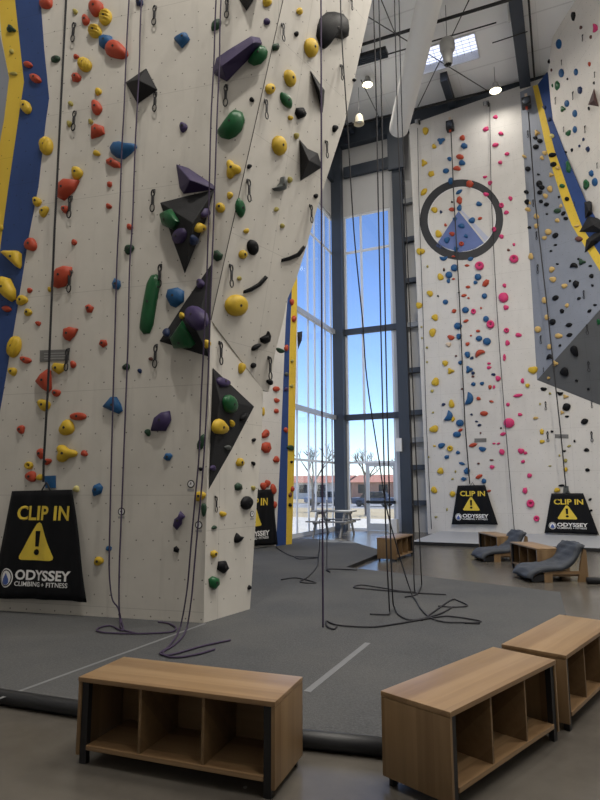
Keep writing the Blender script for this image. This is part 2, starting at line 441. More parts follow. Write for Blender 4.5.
# window wall facing the camera
wx0, wx1 = ra(345, 300), ra(392.5, 300)
cx0, cx1 = ra(397.5, 300), ra(407.5, 300)
WT = 11.13
rbox('wall_front', wx1, XR, 0, .12, 0, CEIL, SIDING)
rbox('wall_front_upper', -.2, wx1, 0, .12, WT, CEIL, SIDING)
rbox('column_1', .0, ra(344.5, 300), -.28, .30, 0, CEIL, STEEL)
rbox('column_2', cx0, cx1, -.28, -.005, 0, CEIL - .5, STEEL)
rbox('beam_1', -.02, XR, -.3, -.005, 13.72, CEIL, STEEL)
rbox('beam_2', ra(344.5, 172), cx0, -.14, -.005, 12.55, 12.95, STEEL)
rbox('column_3', cx0 - .1, cx1 + .1, -.4, -.285, 12.3, CEIL, STEEL)
gz = [zat(406, y) for y in (203, 241, 282, 326, 371, 413, 440, 467, 502)]
for i, z in enumerate(gz):
    rbox('beam_%d' % (i + 3), cx1, XR, -.2, -.005, z - .10, z + .06, STEEL if i % 3 != 0 else GIRT)
rbox('wall_right', XR, XR + .2, YB, .25, 0, CEIL, SIDING)
rbox('wall_rear', -.2, XR + .2, YB - .2, YB, 0, CEIL, SIDING)
GL = -9.6                                                     # glazed length of the side wall
rbox('wall_left', -.2, 0, YB, GL, 0, CEIL, SIDING)
rbox('wall_left_upper', -.2, 0, GL, 0, 11.12, CEIL, SIDING)
rbox('beam_20', 0, .14, GL, -.29, 12.4, 12.8, STEEL)
rbox('beam_21', 0, .3, GL, -.31, 13.72, CEIL, STEEL)

# windows: frame bars are parts of each window, its pane another
zb = [zat(345, 253), zat(345, 333), zat(345.5, 418), 2.25]
win = empty('window_1', RM); win['kind'] = 'structure'
mull = ra(361.7, 300); dl = ra(366, 500)
fr = bmesh.new()
fw = .05
box(fr, wx0 - .06, wx0 + fw, .02, .10, 0, WT); box(fr, wx1 - fw - .03, wx1 + .02, .02, .10, 0, WT)
box(fr, mull - .035, mull + .035, .02, .10, zb[2], WT); box(fr, mull - .02, mull + .02, .02, .1, zb[3], zb[2])
for z, h in ((WT, .06), (zb[0], .035), (zb[3], .035), (.03, .05)): box(fr, wx0, wx1 if z > 1 else dl, .021, .099, z - h, z + h)
from_bm('window_frame', fr, ALUW, win)
fb = bmesh.new()
for z in (zb[1], zb[2]): box(fb, wx0 - .05, cx0, -.10, .02, z - .1, z + .1)
from_bm('window_beam', fb, STEEL, win)
pn = bmesh.new(); box(pn, wx0, wx1, .055, .067, zb[3], WT); box(pn, wx0, dl, .055, .067, 0, zb[3])
from_bm('window_pane', pn, GLASS, win)
# door
door = empty('door_1', RM); door['kind'] = 'structure'
dx1 = wx1 - fw
db = bmesh.new()
for x0, x1 in ((dl, dl + .11), (dx1 - .10, dx1)): box(db, x0, x1, .03, .085, .01, zb[3] - .03)
box(db, dl, dx1, .031, .084, zb[3] - .14, zb[3] - .03); box(db, dl, dx1, .031, .084, .01, .24)
from_bm('door_frame', db, ALU, door)
dp = bmesh.new(); box(dp, dl + .1, dx1 - .1, .05, .06, .2, zb[3] - .1)
from_bm('door_pane', dp, GLASS, door)
hb = bmesh.new(); zz = zat(380, 502)
box(hb, dl + .02, dx1 - .02, -.05, -.01, zz - .035, zz + .035); box(hb, dl + .04, dl + .1, -.02, .04, zz - .05, zz + .05); box(hb, dx1 - .1, dx1 - .04, -.02, .04, zz - .05, zz + .05)
from_bm('push_bar', hb, BLACKM, door, auto=30)
# side glazing
win2 = empty('window_2', RM); win2['kind'] = 'structure'
fr = bmesh.new()
yy = [-.3, -.85, -1.75, -2.3, -3.15, -4.1, -5.0, -5.9, -6.8, -7.7, -8.6, GL]
for i, y in enumerate(yy): box(fr, -.075, -.035, y - .03, y + .03, 0, 11.12)
for z, h in ((11.1, .06), (zb[0], .035), (zb[3], .035), (.05, .07)): box(fr, -.069, -.036, GL, -.12, z - h, z + h)
from_bm('window_frame', fr, ALUW, win2)
fb = bmesh.new()
for z in (zb[1], zb[2]): box(fb, -.03, .10, GL, -.12, z - .07, z + .07)
from_bm('window_beam', fb, ALU, win2)
pn = bmesh.new(); box(pn, -.09, -.078, GL, -.12, 0, 11.12)
from_bm('window_pane', pn, GLASS, win2)
# skylight
skw = empty('window_3', RM); skw['kind'] = 'structure'
fr = bmesh.new()
box(fr, sx0, sx1, sy0 - .04, sy0, CEIL - .03, CEIL + .3); box(fr, sx0, sx1, sy1, sy1 + .04, CEIL - .03, CEIL + .3)
box(fr, sx0 - .04, sx0, sy0, sy1, CEIL - .03, CEIL + .3); box(fr, sx1, sx1 + .04, sy0, sy1, CEIL - .03, CEIL + .3)
from_bm('skylight_curb', fr, WHITEENAMEL, skw)
gr = bmesh.new()
n = 9
for i in range(1, n): x = sx0 + (sx1 - sx0) * i / n; box(gr, x - .006, x + .006, sy0, sy1, CEIL + .2, CEIL + .212)
for i in range(1, 7): y = sy0 + (sy1 - sy0) * i / 7; box(gr, sx0, sx1, y - .006, y + .006, CEIL + .213, CEIL + .225)
from_bm('skylight_grid', gr, GREYMETAL, skw)
pn = bmesh.new(); box(pn, sx0, sx1, sy0, sy1, CEIL + .26, CEIL + .28)
m, nt, b = nodes('translucent skylight panel'); tl = nt.nodes.new('ShaderNodeBsdfTranslucent'); tl.inputs[0].default_value = (.90, .92, .98, 1)
ms = nt.nodes.new('ShaderNodeMixShader'); ms.inputs[0].default_value = .85; b.inputs['Base Color'].default_value = (.8, .8, .85, 1)
L(nt, b.outputs[0], ms.inputs[1]); L(nt, tl.outputs[0], ms.inputs[2]); L(nt, ms.outputs[0], [n for n in nt.nodes if n.type == 'OUTPUT_MATERIAL'][0].inputs[0])
from_bm('skylight_pane', pn, m, skw)

# ceiling beams and rods (world space bars between two seen ends at a given height)
def bar_between(name, p, q, w, h, mat, kind='structure', label=None, cat=None, group=None):
    d = (q - p); l = d.length; x = d.normalized(); y = ZZ.cross(x).normalized(); z = x.cross(y)
    M = Matrix((x, y, z)).transposed().to_4x4(); M.translation = p
    bm = bmesh.new(); box(bm, 0, l, -w / 2, w / 2, -h / 2, h / 2)
    o = from_bm(name, bm, mat, mw=M)
    if kind: o['kind'] = kind
    if label: tag(o, label, cat, group)
    return o
def ext(p, q, a, b): d = (q - p); return p - d * a, q + d * b
bi = RI @ flo(517, 0, CEIL - .35); bj = RI @ flo(523.5, 86, CEIL - .35)
bx_ = (bi.x + bj.x) / 2
bm = bmesh.new()
box(bm, bx_ - .16, bx_ + .16, -10, -.3, CEIL - .37, CEIL - .33); box(bm, bx_ - .16, bx_ + .16, -10, -.3, CEIL - .03, CEIL); box(bm, bx_ - .02, bx_ + .02, -10, -.3, CEIL - .34, CEIL - .02)
struct('beam_22', bm, STEEL, mw=RM)
for i, (x0, y0, x1, y1, w) in enumerate(((443.5, 78, 452.5, 106, .22), (352.5, 127, 360.5, 148, .14), (379, 121, 387, 143, .14), (340, 125, 353, 150, .34))):
    p, q = RI @ flo(x0, y0, CEIL - .2), RI @ flo(x1, y1, CEIL - .2)
    xm = (p.x + q.x) / 2
    rbox('beam_%d' % (23 + i), xm - w / 2, xm + w / 2, p.y, -.3, CEIL - .3, CEIL, STEEL)
# ------------------------------------------------------------------ climbing holds, volumes, quickdraws
random.seed(7)
def outline(kind, w, h, rot, rnd):
    """outline in photo pixels round (0,0)"""
    pts = []
    if kind == 'r':
        pts = [(w / 2 * math.cos(a), h / 2 * math.sin(a)) for a in [i * math.pi / 18 for i in range(36)]]
    elif kind == 'o':
        pts = [(w / 2 * math.cos(a) * (1 + rnd.uniform(-.03, .03)), h / 2 * math.sin(a) * (1 + rnd.uniform(-.03, .03))) for a in [i * math.pi / 8 for i in range(16)]]
    elif kind == 'b':
        ph, k2 = rnd.uniform(0, 6), rnd.uniform(0, 6)
        for i in range(16):
            a = i * math.pi / 8; q = 1 + .10 * math.sin(2 * a + ph) + .09 * math.sin(3 * a + k2)
            pts.append((w / 2 * math.cos(a) * q, h / 2 * math.sin(a) * q))
    elif kind == 'k':
        n = rnd.choice((5, 6, 6, 7)); ph = rnd.uniform(0, 6)
        for i in range(n):
            a = ph + 2 * math.pi * (i + rnd.uniform(-.22, .22)) / n
            q = rnd.uniform(.92, 1.15); pts.append((w / 2 * math.cos(a) * q, h / 2 * math.sin(a) * q))
    elif kind == 'c':      # half moon: flat side towards -y before turning
        for i in range(11):
            a = math.pi * i / 10; pts.append((w / 2 * math.cos(a), -h * .42 + h * .92 * math.sin(a)))
        pts += [(-w * .25, -h * .36), (0, -h * .30), (w * .25, -h * .36)]
    elif kind == 'e':      # leaf, pointed both ends
        for i in range(16):
            a = i * math.pi / 8; pts.append((w / 2 * math.cos(a), h / 2 * math.copysign(abs(math.sin(a)) ** 1.5, math.sin(a))))
    elif kind == 't':      # rounded wedge
        for a in (-90, 30, 150):
            for da in (-28, 0, 28):
                a2 = math.radians(a + da * .9); pts.append((w * .5 * math.cos(a2), h * .5 * math.sin(a2)))
    elif kind == 'l':      # three lobes
        for i in range(24):
            a = i * math.pi / 12; q = .80 + .24 * math.cos(3 * a); pts.append((w / 2 * math.cos(a) * q * 1.1, h / 2 * math.sin(a) * q * 1.1))
    elif kind == 'd':
        pts = [(w / 2 * math.cos(i * math.pi / 8), h / 2 * math.sin(i * math.pi / 8)) for i in range(16)]
    cr, sr = math.cos(math.radians(rot)), math.sin(math.radians(rot))
    return [(x * cr - y * sr, x * sr + y * cr) for x, y in pts]
def dome(bm, loc, depth, kind, rnd):
    cx = sum(p.x for p in loc) / len(loc); cy = sum(p.y for p in loc) / len(loc)
    n = len(loc)
    if kind == 'k': prof = [(1, 0), (1.0, .25), (.86, .62), (.5, 1.0)]
    elif kind == 't': prof = [(1, 0), (1, .25), (.9, .6), (.62, .92), (.3, 1)]
    elif kind == 'd': prof = [(1, 0), (1.02, .35), (.9, .8), (.68, 1), (.46, .85), (.36, .45), (.3, .4)]
    elif kind == 'r': prof = [(1, 0), (1.0, .2), (.96, .42), (.90, .58), (.82, .72), (.72, .82), (.61, .90), (.49, .95), (.36, .98), (.22, 1), (.1, 1)]
    else: prof = [(1, 0), (1.0, .2), (.95, .42), (.84, .66), (.66, .85), (.42, .96), (.18, 1)]
    dx, dy = (rnd.uniform(-.16, .16), rnd.uniform(-.05, .2)) if kind in 'bktl' else (0, .04)
    rings = []
    R = max(max(p.x for p in loc) - cx, max(p.y for p in loc) - cy)
    rx, ry = rnd.choice(((1, .35), (.9, -.3), (.4, 1)))
    for sc, z in prof:
        ring = []
        for p in loc:
            w = 1 if kind in 'ord' else 1 + rnd.uniform(-.03, .03) * (z > .1)
            if kind == 'r' and z > .3: w *= 1 + .17 * math.sin(((p.x - cx) * rx + (p.y - cy) * ry) * sc / R * 2 * math.pi * 2.4)
            ring.append(bm.verts.new((cx + (p.x - cx) * sc + dx * R * z * (1 - sc), cy + (p.y - cy) * sc + dy * R * z * (1 - sc), z * depth * w)))
        rings.append(ring)
    for A, B in zip(rings, rings[1:]):
        for k in range(n): bm.faces.new((A[k], A[(k + 1) % n], B[(k + 1) % n], B[k]))
    bm.faces.new(rings[0][::-1]); bm.faces.new(rings[-1])
    return cx, cy
PLN = {'A': PA, 'B': PB, 'C': PC, 'D': PD, 'E': PE, 'F': PF, 'G': PG, 'H': PH}
TRIS = {}                                     # faces of the volumes, so holds can sit on them
def surf(sec, x, y):
    if sec in PLN: return PLN[sec]
    d = ray(x, y); best = None
    for T in TRIS[sec]:
        P = plane(*T); q = hit(x, y, P)
        a, b, c = T
        n = P[1]; s = [(b - a).cross(q - a).dot(n), (c - b).cross(q - b).dot(n), (a - c).cross(q - c).dot(n)]
        e = 1e-3
        inside = all(v >= -e for v in s) or all(v <= e for v in s)
        k = (0 if inside else 1, (q - EYE).length)
        if best is None or k < best[0]: best = (k, P)
    return best[1]
HOLDS = []
def size_word(sec, s):
    a, b2 = (8.2, 12.5) if sec in ('A', 'B', 'C', 'V1', 'V2', 'V3') else (4.6, 6.6)
    return 'small' if s <= a else ('big' if s > b2 else 'medium')
OFF = .0015
def make_hold(sec, x, y, w, h, rot, color, kind, bolt=True, pts=None, depth=None, off=None):
    rnd = random.Random(int(x * 131 + y * 977))
    P = surf(sec, x, y)
    off = OFF if off is None else off
    c0 = hit(x, y, P, off); M = mat_at(P, c0); I = M.inverted()
    px = [(x + dx, y + dy) for dx, dy in outline(kind, w, h, rot, rnd)] if pts is None else pts
    loc = [I @ hit(a, b, P, off) for a, b in px]
    area = sum(loc[i].x * loc[(i + 1) % len(loc)].y - loc[(i + 1) % len(loc)].x * loc[i].y for i in range(len(loc)))
    if area < 0: loc.reverse()
    ww = max(p.x for p in loc) - min(p.x for p in loc); hh = max(p.y for p in loc) - min(p.y for p in loc)
    dp = depth or min((.16 if sec == 'H' else .32) * min(ww, hh) + .01, .16)
    bm = bmesh.new(); cx, cy = dome(bm, loc, dp, kind, rnd)
    nm = 'foothold' if size_word(sec, max(w, h)) == 'small' and kind != 'd' and pts is None else 'climbing_hold'
    o = from_bm(nm, bm, HM[color], mw=M, auto=75 if kind in 'kt' else 80)
    if bolt and min(w, h) >= 6.5 and sec not in 'EFGH' and kind not in 'cd':
        bb = bmesh.new()
        lathe(bb, [(.016, -.01), (.016, .004), (.009, .005), (.008, .002)], 10, Matrix.Translation((cx, cy, dp * 1.0)))
        from_bm('bolt', bb, BOLT, o)
    if kind == 'd':
        bb = bmesh.new(); lathe(bb, [(min(ww, hh) * .1, dp * .3), (min(ww, hh) * .1, dp * .48), (min(ww, hh) * .05, dp * .5)], 8, Matrix.Translation((cx, cy, 0)))
        from_bm('bolt', bb, BOLT, o)
    HOLDS.append([o, sec, x, y, max(w, h), color, kind, None])
    return o
def label_last(t): HOLDS[-1][7] = t
def volume(sec, px, apex, h, mat, label, key=None, cat='climbing volume', ridge=None):
    """faceted hollow-timber volume: outline on the wall, apex (or ridge of two points) standing out h metres"""
    P = surf(sec, *apex)
    c0 = hit(*apex, P, OFF); M = mat_at(P, c0); I = M.inverted()
    base = [hit(*q, P, OFF) for q in px]
    tops = [hit(*q, P, h) for q in ([apex] if not ridge else ridge)]
    bm = bmesh.new()
    B = [bm.verts.new(I @ q) for q in base]; T = [bm.verts.new(I @ q) for q in tops]
    n = len(B); tris = []
    if len(T) == 1:
        for i in range(n):
            bm.faces.new((B[i], B[(i + 1) % n], T[0])); tris.append((base[i], base[(i + 1) % n], tops[0]))
    else:
        near = [0 if (b - tops[0]).length < (b - tops[1]).length else 1 for b in base]
        for i in range(n):
            j = (i + 1) % n
            bm.faces.new((B[i], B[j], T[near[j]])); tris.append((base[i], base[j], tops[near[j]]))
            if near[i] != near[j]:
                bm.faces.new((B[i], T[near[j]], T[near[i]])); tris.append((base[i], tops[near[j]], tops[near[i]]))
    bm.faces.new(B[::-1])
    es = [e for e in bm.edges if len(e.link_faces) == 2]
    bmesh.ops.bevel(bm, geom=es, offset=.006, segments=1, affect='EDGES')
    o = from_bm('climbing_volume', bm, mat, mw=M)
    tag(o, label, cat)
    if key: TRIS[key] = tris
    return o
# --- volumes on the near wall
volume('A', [(125.2, 82.5), (146.5, 68), (158, 90), (137.5, 104.5)], (137.5, 79.5), .22, VOLM, 'black four-sided pyramid volume high on the near wall, a purple rope passing before it')
volume('A', [(213, 72), (216, 58), (228, 50), (251, 36), (260, 37.5), (262.5, 43.5), (247, 61), (227, 82), (215, 75.5)], (235, 55), .20, VOLP, 'long purple slab volume sloping up beside the green half-moon hold', ridge=[(222, 66), (254, 42)])
volume('A', [(230, -32), (262, -28), (254.5, -1), (246.5, 11.5), (239, 0)], (247, -8), .2, VOLM, 'black volume cut by the top of the picture, its point downwards')
volume('A', [(175.8, 163.8), (188, 167.5), (214, 184.8), (215.5, 190), (183.5, 194.2), (179.5, 188.5)], (190, 180), .2, VOLP, 'purple faceted volume standing on top of the large black wedge volume')
volume('A', [(159.8, 202.5), (186, 196), (214.5, 189.5), (206, 220), (184.8, 274.5), (172, 238)], (192.5, 223), .3, VOLM, 'large black wedge volume pointing down, carrying green, purple and yellow holds', key='V1')
volume('A', [(211.9, 263), (209.7, 357.5), (158.8, 341.5), (185, 302)], (196, 330), .22, VOLM, 'large black triangular volume beside the blue wedge hold, carrying a purple ball hold', key='V2')
volume('C', [(212.4, 367), (254.5, 406.5), (232, 449), (208.3, 491)], (220, 400), .10, VOLM, 'big black kite volume wrapping the prow corner, carrying a green ball hold', key='V3')
volume('B', [(309.8, 69.5), (324.8, 90), (323.8, 104), (322.5, 114)], (319.5, 90), .13, VOLM, 'thin black spike volume high on the prow overhang')
volume('B', [(299.2, 138.5), (307.5, 149), (318, 153), (322.3, 167.5), (300.2, 181.5)], (309, 160), .16, VOLM, 'dark triangular volume halfway up the prow overhang edge')
volume('H', [(588, 104.8), (594, 88), (599, 106.8)], (594, 100), .15, plain('dark red volume grit', (.07, .03, .03), .7), 'dark red-centred triangular volume on the far cream overhang')
volume('F', [(584.2, 202), (592.3, 200), (592.3, 214), (585, 219)], (589, 210), .22, VOLM, 'upright black block volume topmost of the three by the yellow stripe')
volume('F', [(579, 232), (588, 216), (604, 219), (606, 233)], (593, 225), .25, VOLM, 'dark pyramid volume in the middle of three crossing the blue stripe')
volume('F', [(584.5, 253), (586, 240), (594, 233), (606, 231), (600, 241)], (591, 241), .25, VOLM, 'black star-point volume lowest of three, over the yellow stripe')
volume('D', [(297.2, 332), (302.5, 331), (302, 340), (298, 350)], (299.5, 339), .12, VOLM, 'grey triangular volume on the edge of the yellow striped wall beside the window')

def H(sec, data, off=None):
    for row in data.strip().split(';'):
        q = [t.strip() for t in row.split(',')]
        if len(q) < 7: continue
        lab = q[7] if len(q) > 7 else None
        make_hold(sec, float(q[0]), float(q[1]), float(q[2]), float(q[3]), float(q[4]), q[5], q[6], off=off)
        if lab: label_last(lab)
# near wall: stripes
H('A', '''11.5,29.5,9,7,20,dark green,l,dark green lobed hold on the yellow stripe of the near wall;12,52,4,5,0,olive,b,upper of two olive chips on the near yellow stripe;14,74,8,3,0,olive,b,flat olive ledge chip low on the near yellow stripe;
0.5,228,6,7,0,yellow,b,yellow hold cut off at the picture edge on the near yellow stripe;28.5,65,9.5,6,15,red,e,upper of two flat red holds on the near blue stripe;36,79,13,8,30,red,e,lower of two flat red holds on the near blue stripe;
26.5,107.5,10,14,-25,yellow,o,yellow oval hold straddling the near yellow and blue stripes;7,309,10,6,10,red,e,flat red hold low on the near blue stripe below two yellow wedges''', .006)
make_hold('A', 13, 259, 20, 18, 0, 'yellow', 't', pts=[(2, 253), (5, 251.5), (19, 251.5), (22, 254), (22, 266), (20.5, 269), (17, 267)], off=.006); label_last('upper large yellow wedge hold on the near blue stripe')
make_hold('A', 8.5, 289, 18, 26, 0, 'yellow', 't', pts=[(-3, 280), (4, 277), (11, 279), (16, 290), (16.5, 299), (12, 302), (6, 298), (-2, 288)], off=.006); label_last('lower large yellow wedge hold on the near blue stripe')
# near wall: front face
H('A', '''47,3,13,13,0,red,b;56,59.5,9.5,6.5,-20,dark green,o;75.5,12,5,5,0,olive,b;86,20.5,8,10,0,red,b;76.5,57,5,5,0,red,b;
85.5,65.5,13,14,-40,yellow,r;77,78,10,9,0,red,k;71,104,4.5,5,0,olive,b;96.5,9,13,17,20,red,b;106,18,12,16,15,yellow,r;95.5,32,13,13,0,yellow,r;
106.5,42.5,14,14,0,blue,k,angular blue hold tucked behind the big red one at the top of the near wall;117,51,21,18,20,red,b,big red hold overlapping the angular blue one near the top;98.5,92,6,8,0,yellow,b;97,108,10,15,-25,red,b;140,3,8,8,0,navy,k;
216.5,25.5,14,8,-50,dark green,e;267,2,10,9,0,yellow,b;267,22,7,6,-30,purple,o;252,100,4.5,5,0,black,b;
183.5,127.5,7,11,0,purple,b;232.8,169.8,15,18,0,yellow,l;230,195.5,6,7,0,yellow,b;220.5,208,9.5,10,0,yellow,o;
47,146.5,13,18,0,yellow,r;69.5,124,5,6,0,olive,b;77.5,173.5,12,12,0,yellow,b;65.5,209.5,7,8.5,0,red,b;37.5,202,9,9,0,yellow,b;44.5,212,8,11,25,yellow,b;91,122,5,5,0,olive,b;
97,153.5,8,5,20,yellow,b;109.8,184.5,6,6,0,red,k;109,206.5,6,5,0,red,b;130,227,6,6,0,red,b;31.5,245,11,14,20,red,b;30,290.5,5,5,0,red,b;22.5,300.5,11,10,0,yellow,b;28.5,312.5,8,7,0,yellow,b;
38.5,323.5,5,5,0,red,b;15,347,13,22,15,yellow,r;50,289.5,4,5,0,yellow,b;74.5,242.5,5.5,5.5,0,red,b;90,309,9,9,0,red,k;103.5,343.5,9,9,0,red,k;117,284.5,9,12,0,blue,k;129.5,249.5,8,11,20,dark green,b;
26,360,11,7,15,red,b;13,371.5,8,9,0,yellow,b;56.5,393,8,8,0,red,b;73.5,364.5,6,7,0,red,b;44.5,405,12,12,0,yellow,b;21.5,429.5,8,8,0,red,b;78.5,416.5,17,8,0,red,o;67.5,428,15,15,0,yellow,b;
66,453.5,21,17,0,yellow,l;84.5,453.5,7,6,0,red,b;41,453.5,7,11,-15,red,b;47.5,461.5,8,7,0,red,b;29.5,465.5,8,8,0,yellow,d;31.5,476.5,12,10,0,red,b;40,477.5,7,6,0,yellow,b;76.5,489,7,6,0,pale,b;
126.5,367,7,7,0,dark green,b;140,371,4,5,0,navy,b;151,359,4,4,0,brown,b;148,432.5,6,7,0,dark green,b;168,457,9,8,0,blue,k;98,490,10,14,25,blue,k;109,548.5,6,5,0,blue,k;99,561,9,9,0,yellow,b;
200,496,11,10,0,yellow,b;204,509.5,5,15,0,dark green,b;201,469,4,4,0,black,b;176.5,549.5,6,7,0,black,k;201.5,442.5,7,15,15,dark green,b;217.8,256,10,12,0,dark green,k;176,297.5,18,20,15,blue,k''')
for pts, col, k, lab in (
    ([(174.5, 39.8), (185, 34), (187.5, 34.5), (190, 39.5), (188, 42.5), (182, 48.5)], 'blue', 'k', 'blue wedge-block hold alone between the rope pairs at the top'),
    ([(248.5, 63), (254, 55), (262, 47), (266, 48), (268, 52), (266.5, 58), (261, 64), (254, 66)], 'green', 'o', 'glossy green half-moon hold beside the long purple volume'),
    ([(218, 134.5), (225, 124), (232, 115), (237, 111.3), (243, 113.5), (245, 120), (242, 130), (236, 136.5), (229, 139.7), (221.5, 138)], 'green', 'o', 'large glossy green half-moon hold alone on white panel near the rope pair'),
    ([(58, 195), (60.5, 184), (66, 179.5), (80, 181), (75, 191), (64.5, 201), (58.5, 198)], 'red', 'k', 'large red faceted hold beside the black strap, yellow hold touching its upper corner'),
    ([(92, 139), (92, 128), (96, 124.5), (104, 127), (105, 134), (99, 137)], 'red', 'k', 'red angular hold below two olive chips, above the blue whale-shaped hold'),
    ([(110.5, 149), (114, 143.5), (121, 142.5), (128, 144.5), (136.5, 145), (137, 148), (131, 154), (124, 159.5), (117, 158), (112, 154)], 'blue', 'o', 'smooth blue whale-shaped hold crossed by the first purple rope pair'),
    ([(106.5, 161), (112, 158), (121, 163.5), (120.5, 168), (114, 168), (107, 164)], 'red', 'k', 'red wedge hold just under the blue whale-shaped hold'),
    ([(54, 287), (54, 276), (59, 269), (66, 266.5), (72.5, 267.5), (72, 274), (66.5, 286), (58, 288.5)], 'red', 't', 'big smooth red hold beside the black strap with a quickdraw against it'),
    ([(64, 337), (64.5, 329), (70, 327), (78.5, 329), (75, 336), (70, 341.5), (66, 340)], 'red', 'k', 'red fan-shaped hold above the grey plaque on the near wall'),
    ([(36.5, 382), (42, 374), (49, 369), (51.5, 371), (52, 389), (49, 392.5), (43, 389)], 'red', 'k', 'tall red triangular hold under the grey plaque'),
    ([(52, 367), (55, 363), (65.5, 364), (64, 371), (59, 374.5), (54, 371)], 'yellow', 'b', 'yellow half-round hold touching the grey plaque from below'),
    ([(103.5, 407), (112, 397), (117, 397), (121, 404), (123, 411), (119, 414), (110, 410)], 'blue', 't', 'bright blue hat-shaped hold across the first purple rope pair'),
    ([(151.5, 431), (155, 418), (162, 412.5), (170, 411), (171.5, 420), (166, 431)], 'purple', 'k', 'dark purple leaf-shaped hold alone between the purple rope pairs'),
    ([(173.5, 526), (175, 519), (179, 516), (181, 511), (185.5, 516.5), (182.5, 519.5), (182, 524), (177, 530)], 'purple', 'b', 'purple fish-shaped hold low beside the second rope pair'),
    ([(140.6, 330), (142, 318), (145, 300), (148.5, 282), (152, 275.5), (157, 274.5), (160.5, 278), (160, 286), (156.5, 306), (153.5, 325), (150, 333.5), (144, 334)], 'green', 'o', 'long green sausage-shaped hold standing upright on the near wall')):
    x = sum(q[0] for q in pts) / len(pts); y = sum(q[1] for q in pts) / len(pts)
    make_hold('A', x, y, 14, 14, 0, col, k, pts=pts, bolt=k != 'o' or col != 'blue'); label_last(lab)
# holds sitting on the volumes
H('V1', '''170.5,219,15,23,-25,green,k,green angular hold on the near side of the black wedge volume;180.5,236,12,17,25,purple,o,purple hold on the black wedge volume beside its green one;199,227.5,10,9,-25,yellow,b,yellow hold on the ridge of the black wedge volume;204.5,213,6,10,20,purple,b,small purple hold on the upper side of the black wedge volume;193,240,7,11,15,navy,b,small navy hold low on the black wedge volume''')
H('V2', '''198,319,21,24,-30,purple,o,big purple ball hold on the black triangular volume;206.5,344,7,8,0,yellow,b,lower yellow chip on the black triangular volume;182.5,316,5,6,0,yellow,b,upper yellow chip on the black triangular volume;201,284,7,9,30,purple,b,small purple chip near the top of the black triangular volume;167,333,6,8,30,navy,b,navy chip near the low corner of the black triangular volume''')
make_hold('V2', 183.5, 336, 20, 26, 0, 'green', 'k', pts=[(171, 337), (182.5, 320.5), (195.5, 343.5), (192, 347), (175, 347)], depth=.09); label_last('green diamond block hold low on the black triangular volume')
H('V3', '''222.5,382.5,13,9,15,purple,b,purple hold at the top of the black kite volume;229,404,13,19,-15,green,o,glossy green ball hold on the black kite volume;219,427,16,15,-25,yellow,b,yellow hold on the black kite volume under the green ball;231.5,423.5,4,7,-20,yellow,b,small yellow chip beside the green ball on the black kite volume;243,417,5,10,35,black,o,black and grey hold at the outer corner of the black kite volume;227.5,447.5,6,5,0,grey,b,pale grey chip low on the black kite volume;212.5,468,6,5,0,purple,b,purple chip at the bottom of the black kite volume''')
# overhanging side
H('B', '''299,11.5,5.5,7,0,yellow,b;296,34,4,5,0,black,b;275,47.5,7,8,0,dark green,k;310,48,12,20,-8,yellow,o;289,78.5,10,18,-15,yellow,o;269.5,89,9,11,0,yellow,o;285.5,100.5,19,9,60,green,e;299.5,113,10,13,-20,black,k;
334.5,128.5,5,7,0,black,b;354,80,3,4,0,black,b;278.2,145.8,13,20,-10,yellow,o;290,118,4.5,5,0,yellow,b;296,136,5,6,0,olive,b;249,166.5,4,5,0,black,b;289.5,180,4,7,0,olive,b;276,209.5,4.5,4.5,0,olive,b;282,226,4.5,4.5,0,olive,b;
315.5,196,3.5,5,0,black,b;246,231,5,5,0,yellow,b;239.5,208,20,9,82,green,e;242.5,254.5,8,9,0,yellow,o;239,278.5,4.5,4,0,olive,b;252,247.5,10,16,-12,black,o;235.5,305.5,22,22,0,yellow,o,largest yellow dish hold on the prow overhang;
255.5,347,10,5,-40,black,b;253,365.5,5,6,25,black,o;280,350.5,8,5,20,dark green,b;269.5,382,7,5,20,black,b''')
make_hold('B', 331, 30, 30, 34, 0, 'black', 'b', pts=[(316, 36), (317.5, 25), (320, 18), (326, 12.5), (333, 12), (341, 14), (346, 20), (347.3, 30), (346.5, 37), (342, 39.5), (335, 37.5), (329, 41), (324, 49), (320, 47)], depth=.11); label_last('largest black hook-shaped hold at the top of the prow overhang')
make_hold('B', 279, 184, 13, 14, 0, 'grey', 'b', pts=[(272, 188.5), (276, 187), (279.5, 183), (280.5, 177.5), (283, 176.5), (284.5, 181), (284, 190), (279, 191.5), (274, 191)]); label_last('grey boot-shaped hold halfway up the prow overhang')
make_hold('B', 265, 339, 11, 13, 0, 'black', 'b', pts=[(259.5, 338), (263, 336), (266, 334.5), (267.5, 331), (269.7, 336), (268.5, 342), (264.5, 344), (260.5, 342)]); label_last('black crescent hold with raised tip, low on the prow overhang')
for pts, lab in (([(243, 293.5), (243.5, 290.5), (250, 287.5), (258, 283), (265, 275.5), (267.5, 277.5), (260, 286), (250, 292)], 'lower of two curved black bar holds on the prow overhang'),
                 ([(281, 262), (281.5, 258.8), (289, 256.6), (297, 253), (303, 245.5), (305, 247.5), (299, 256.5), (289, 260.6)], 'upper curved black bar hold near the window edge of the prow overhang')):
    make_hold('B', sum(q[0] for q in pts) / 8, sum(q[1] for q in pts) / 8, 6, 4, 0, 'black', 'o', pts=pts, bolt=False, depth=.05); label_last(lab)
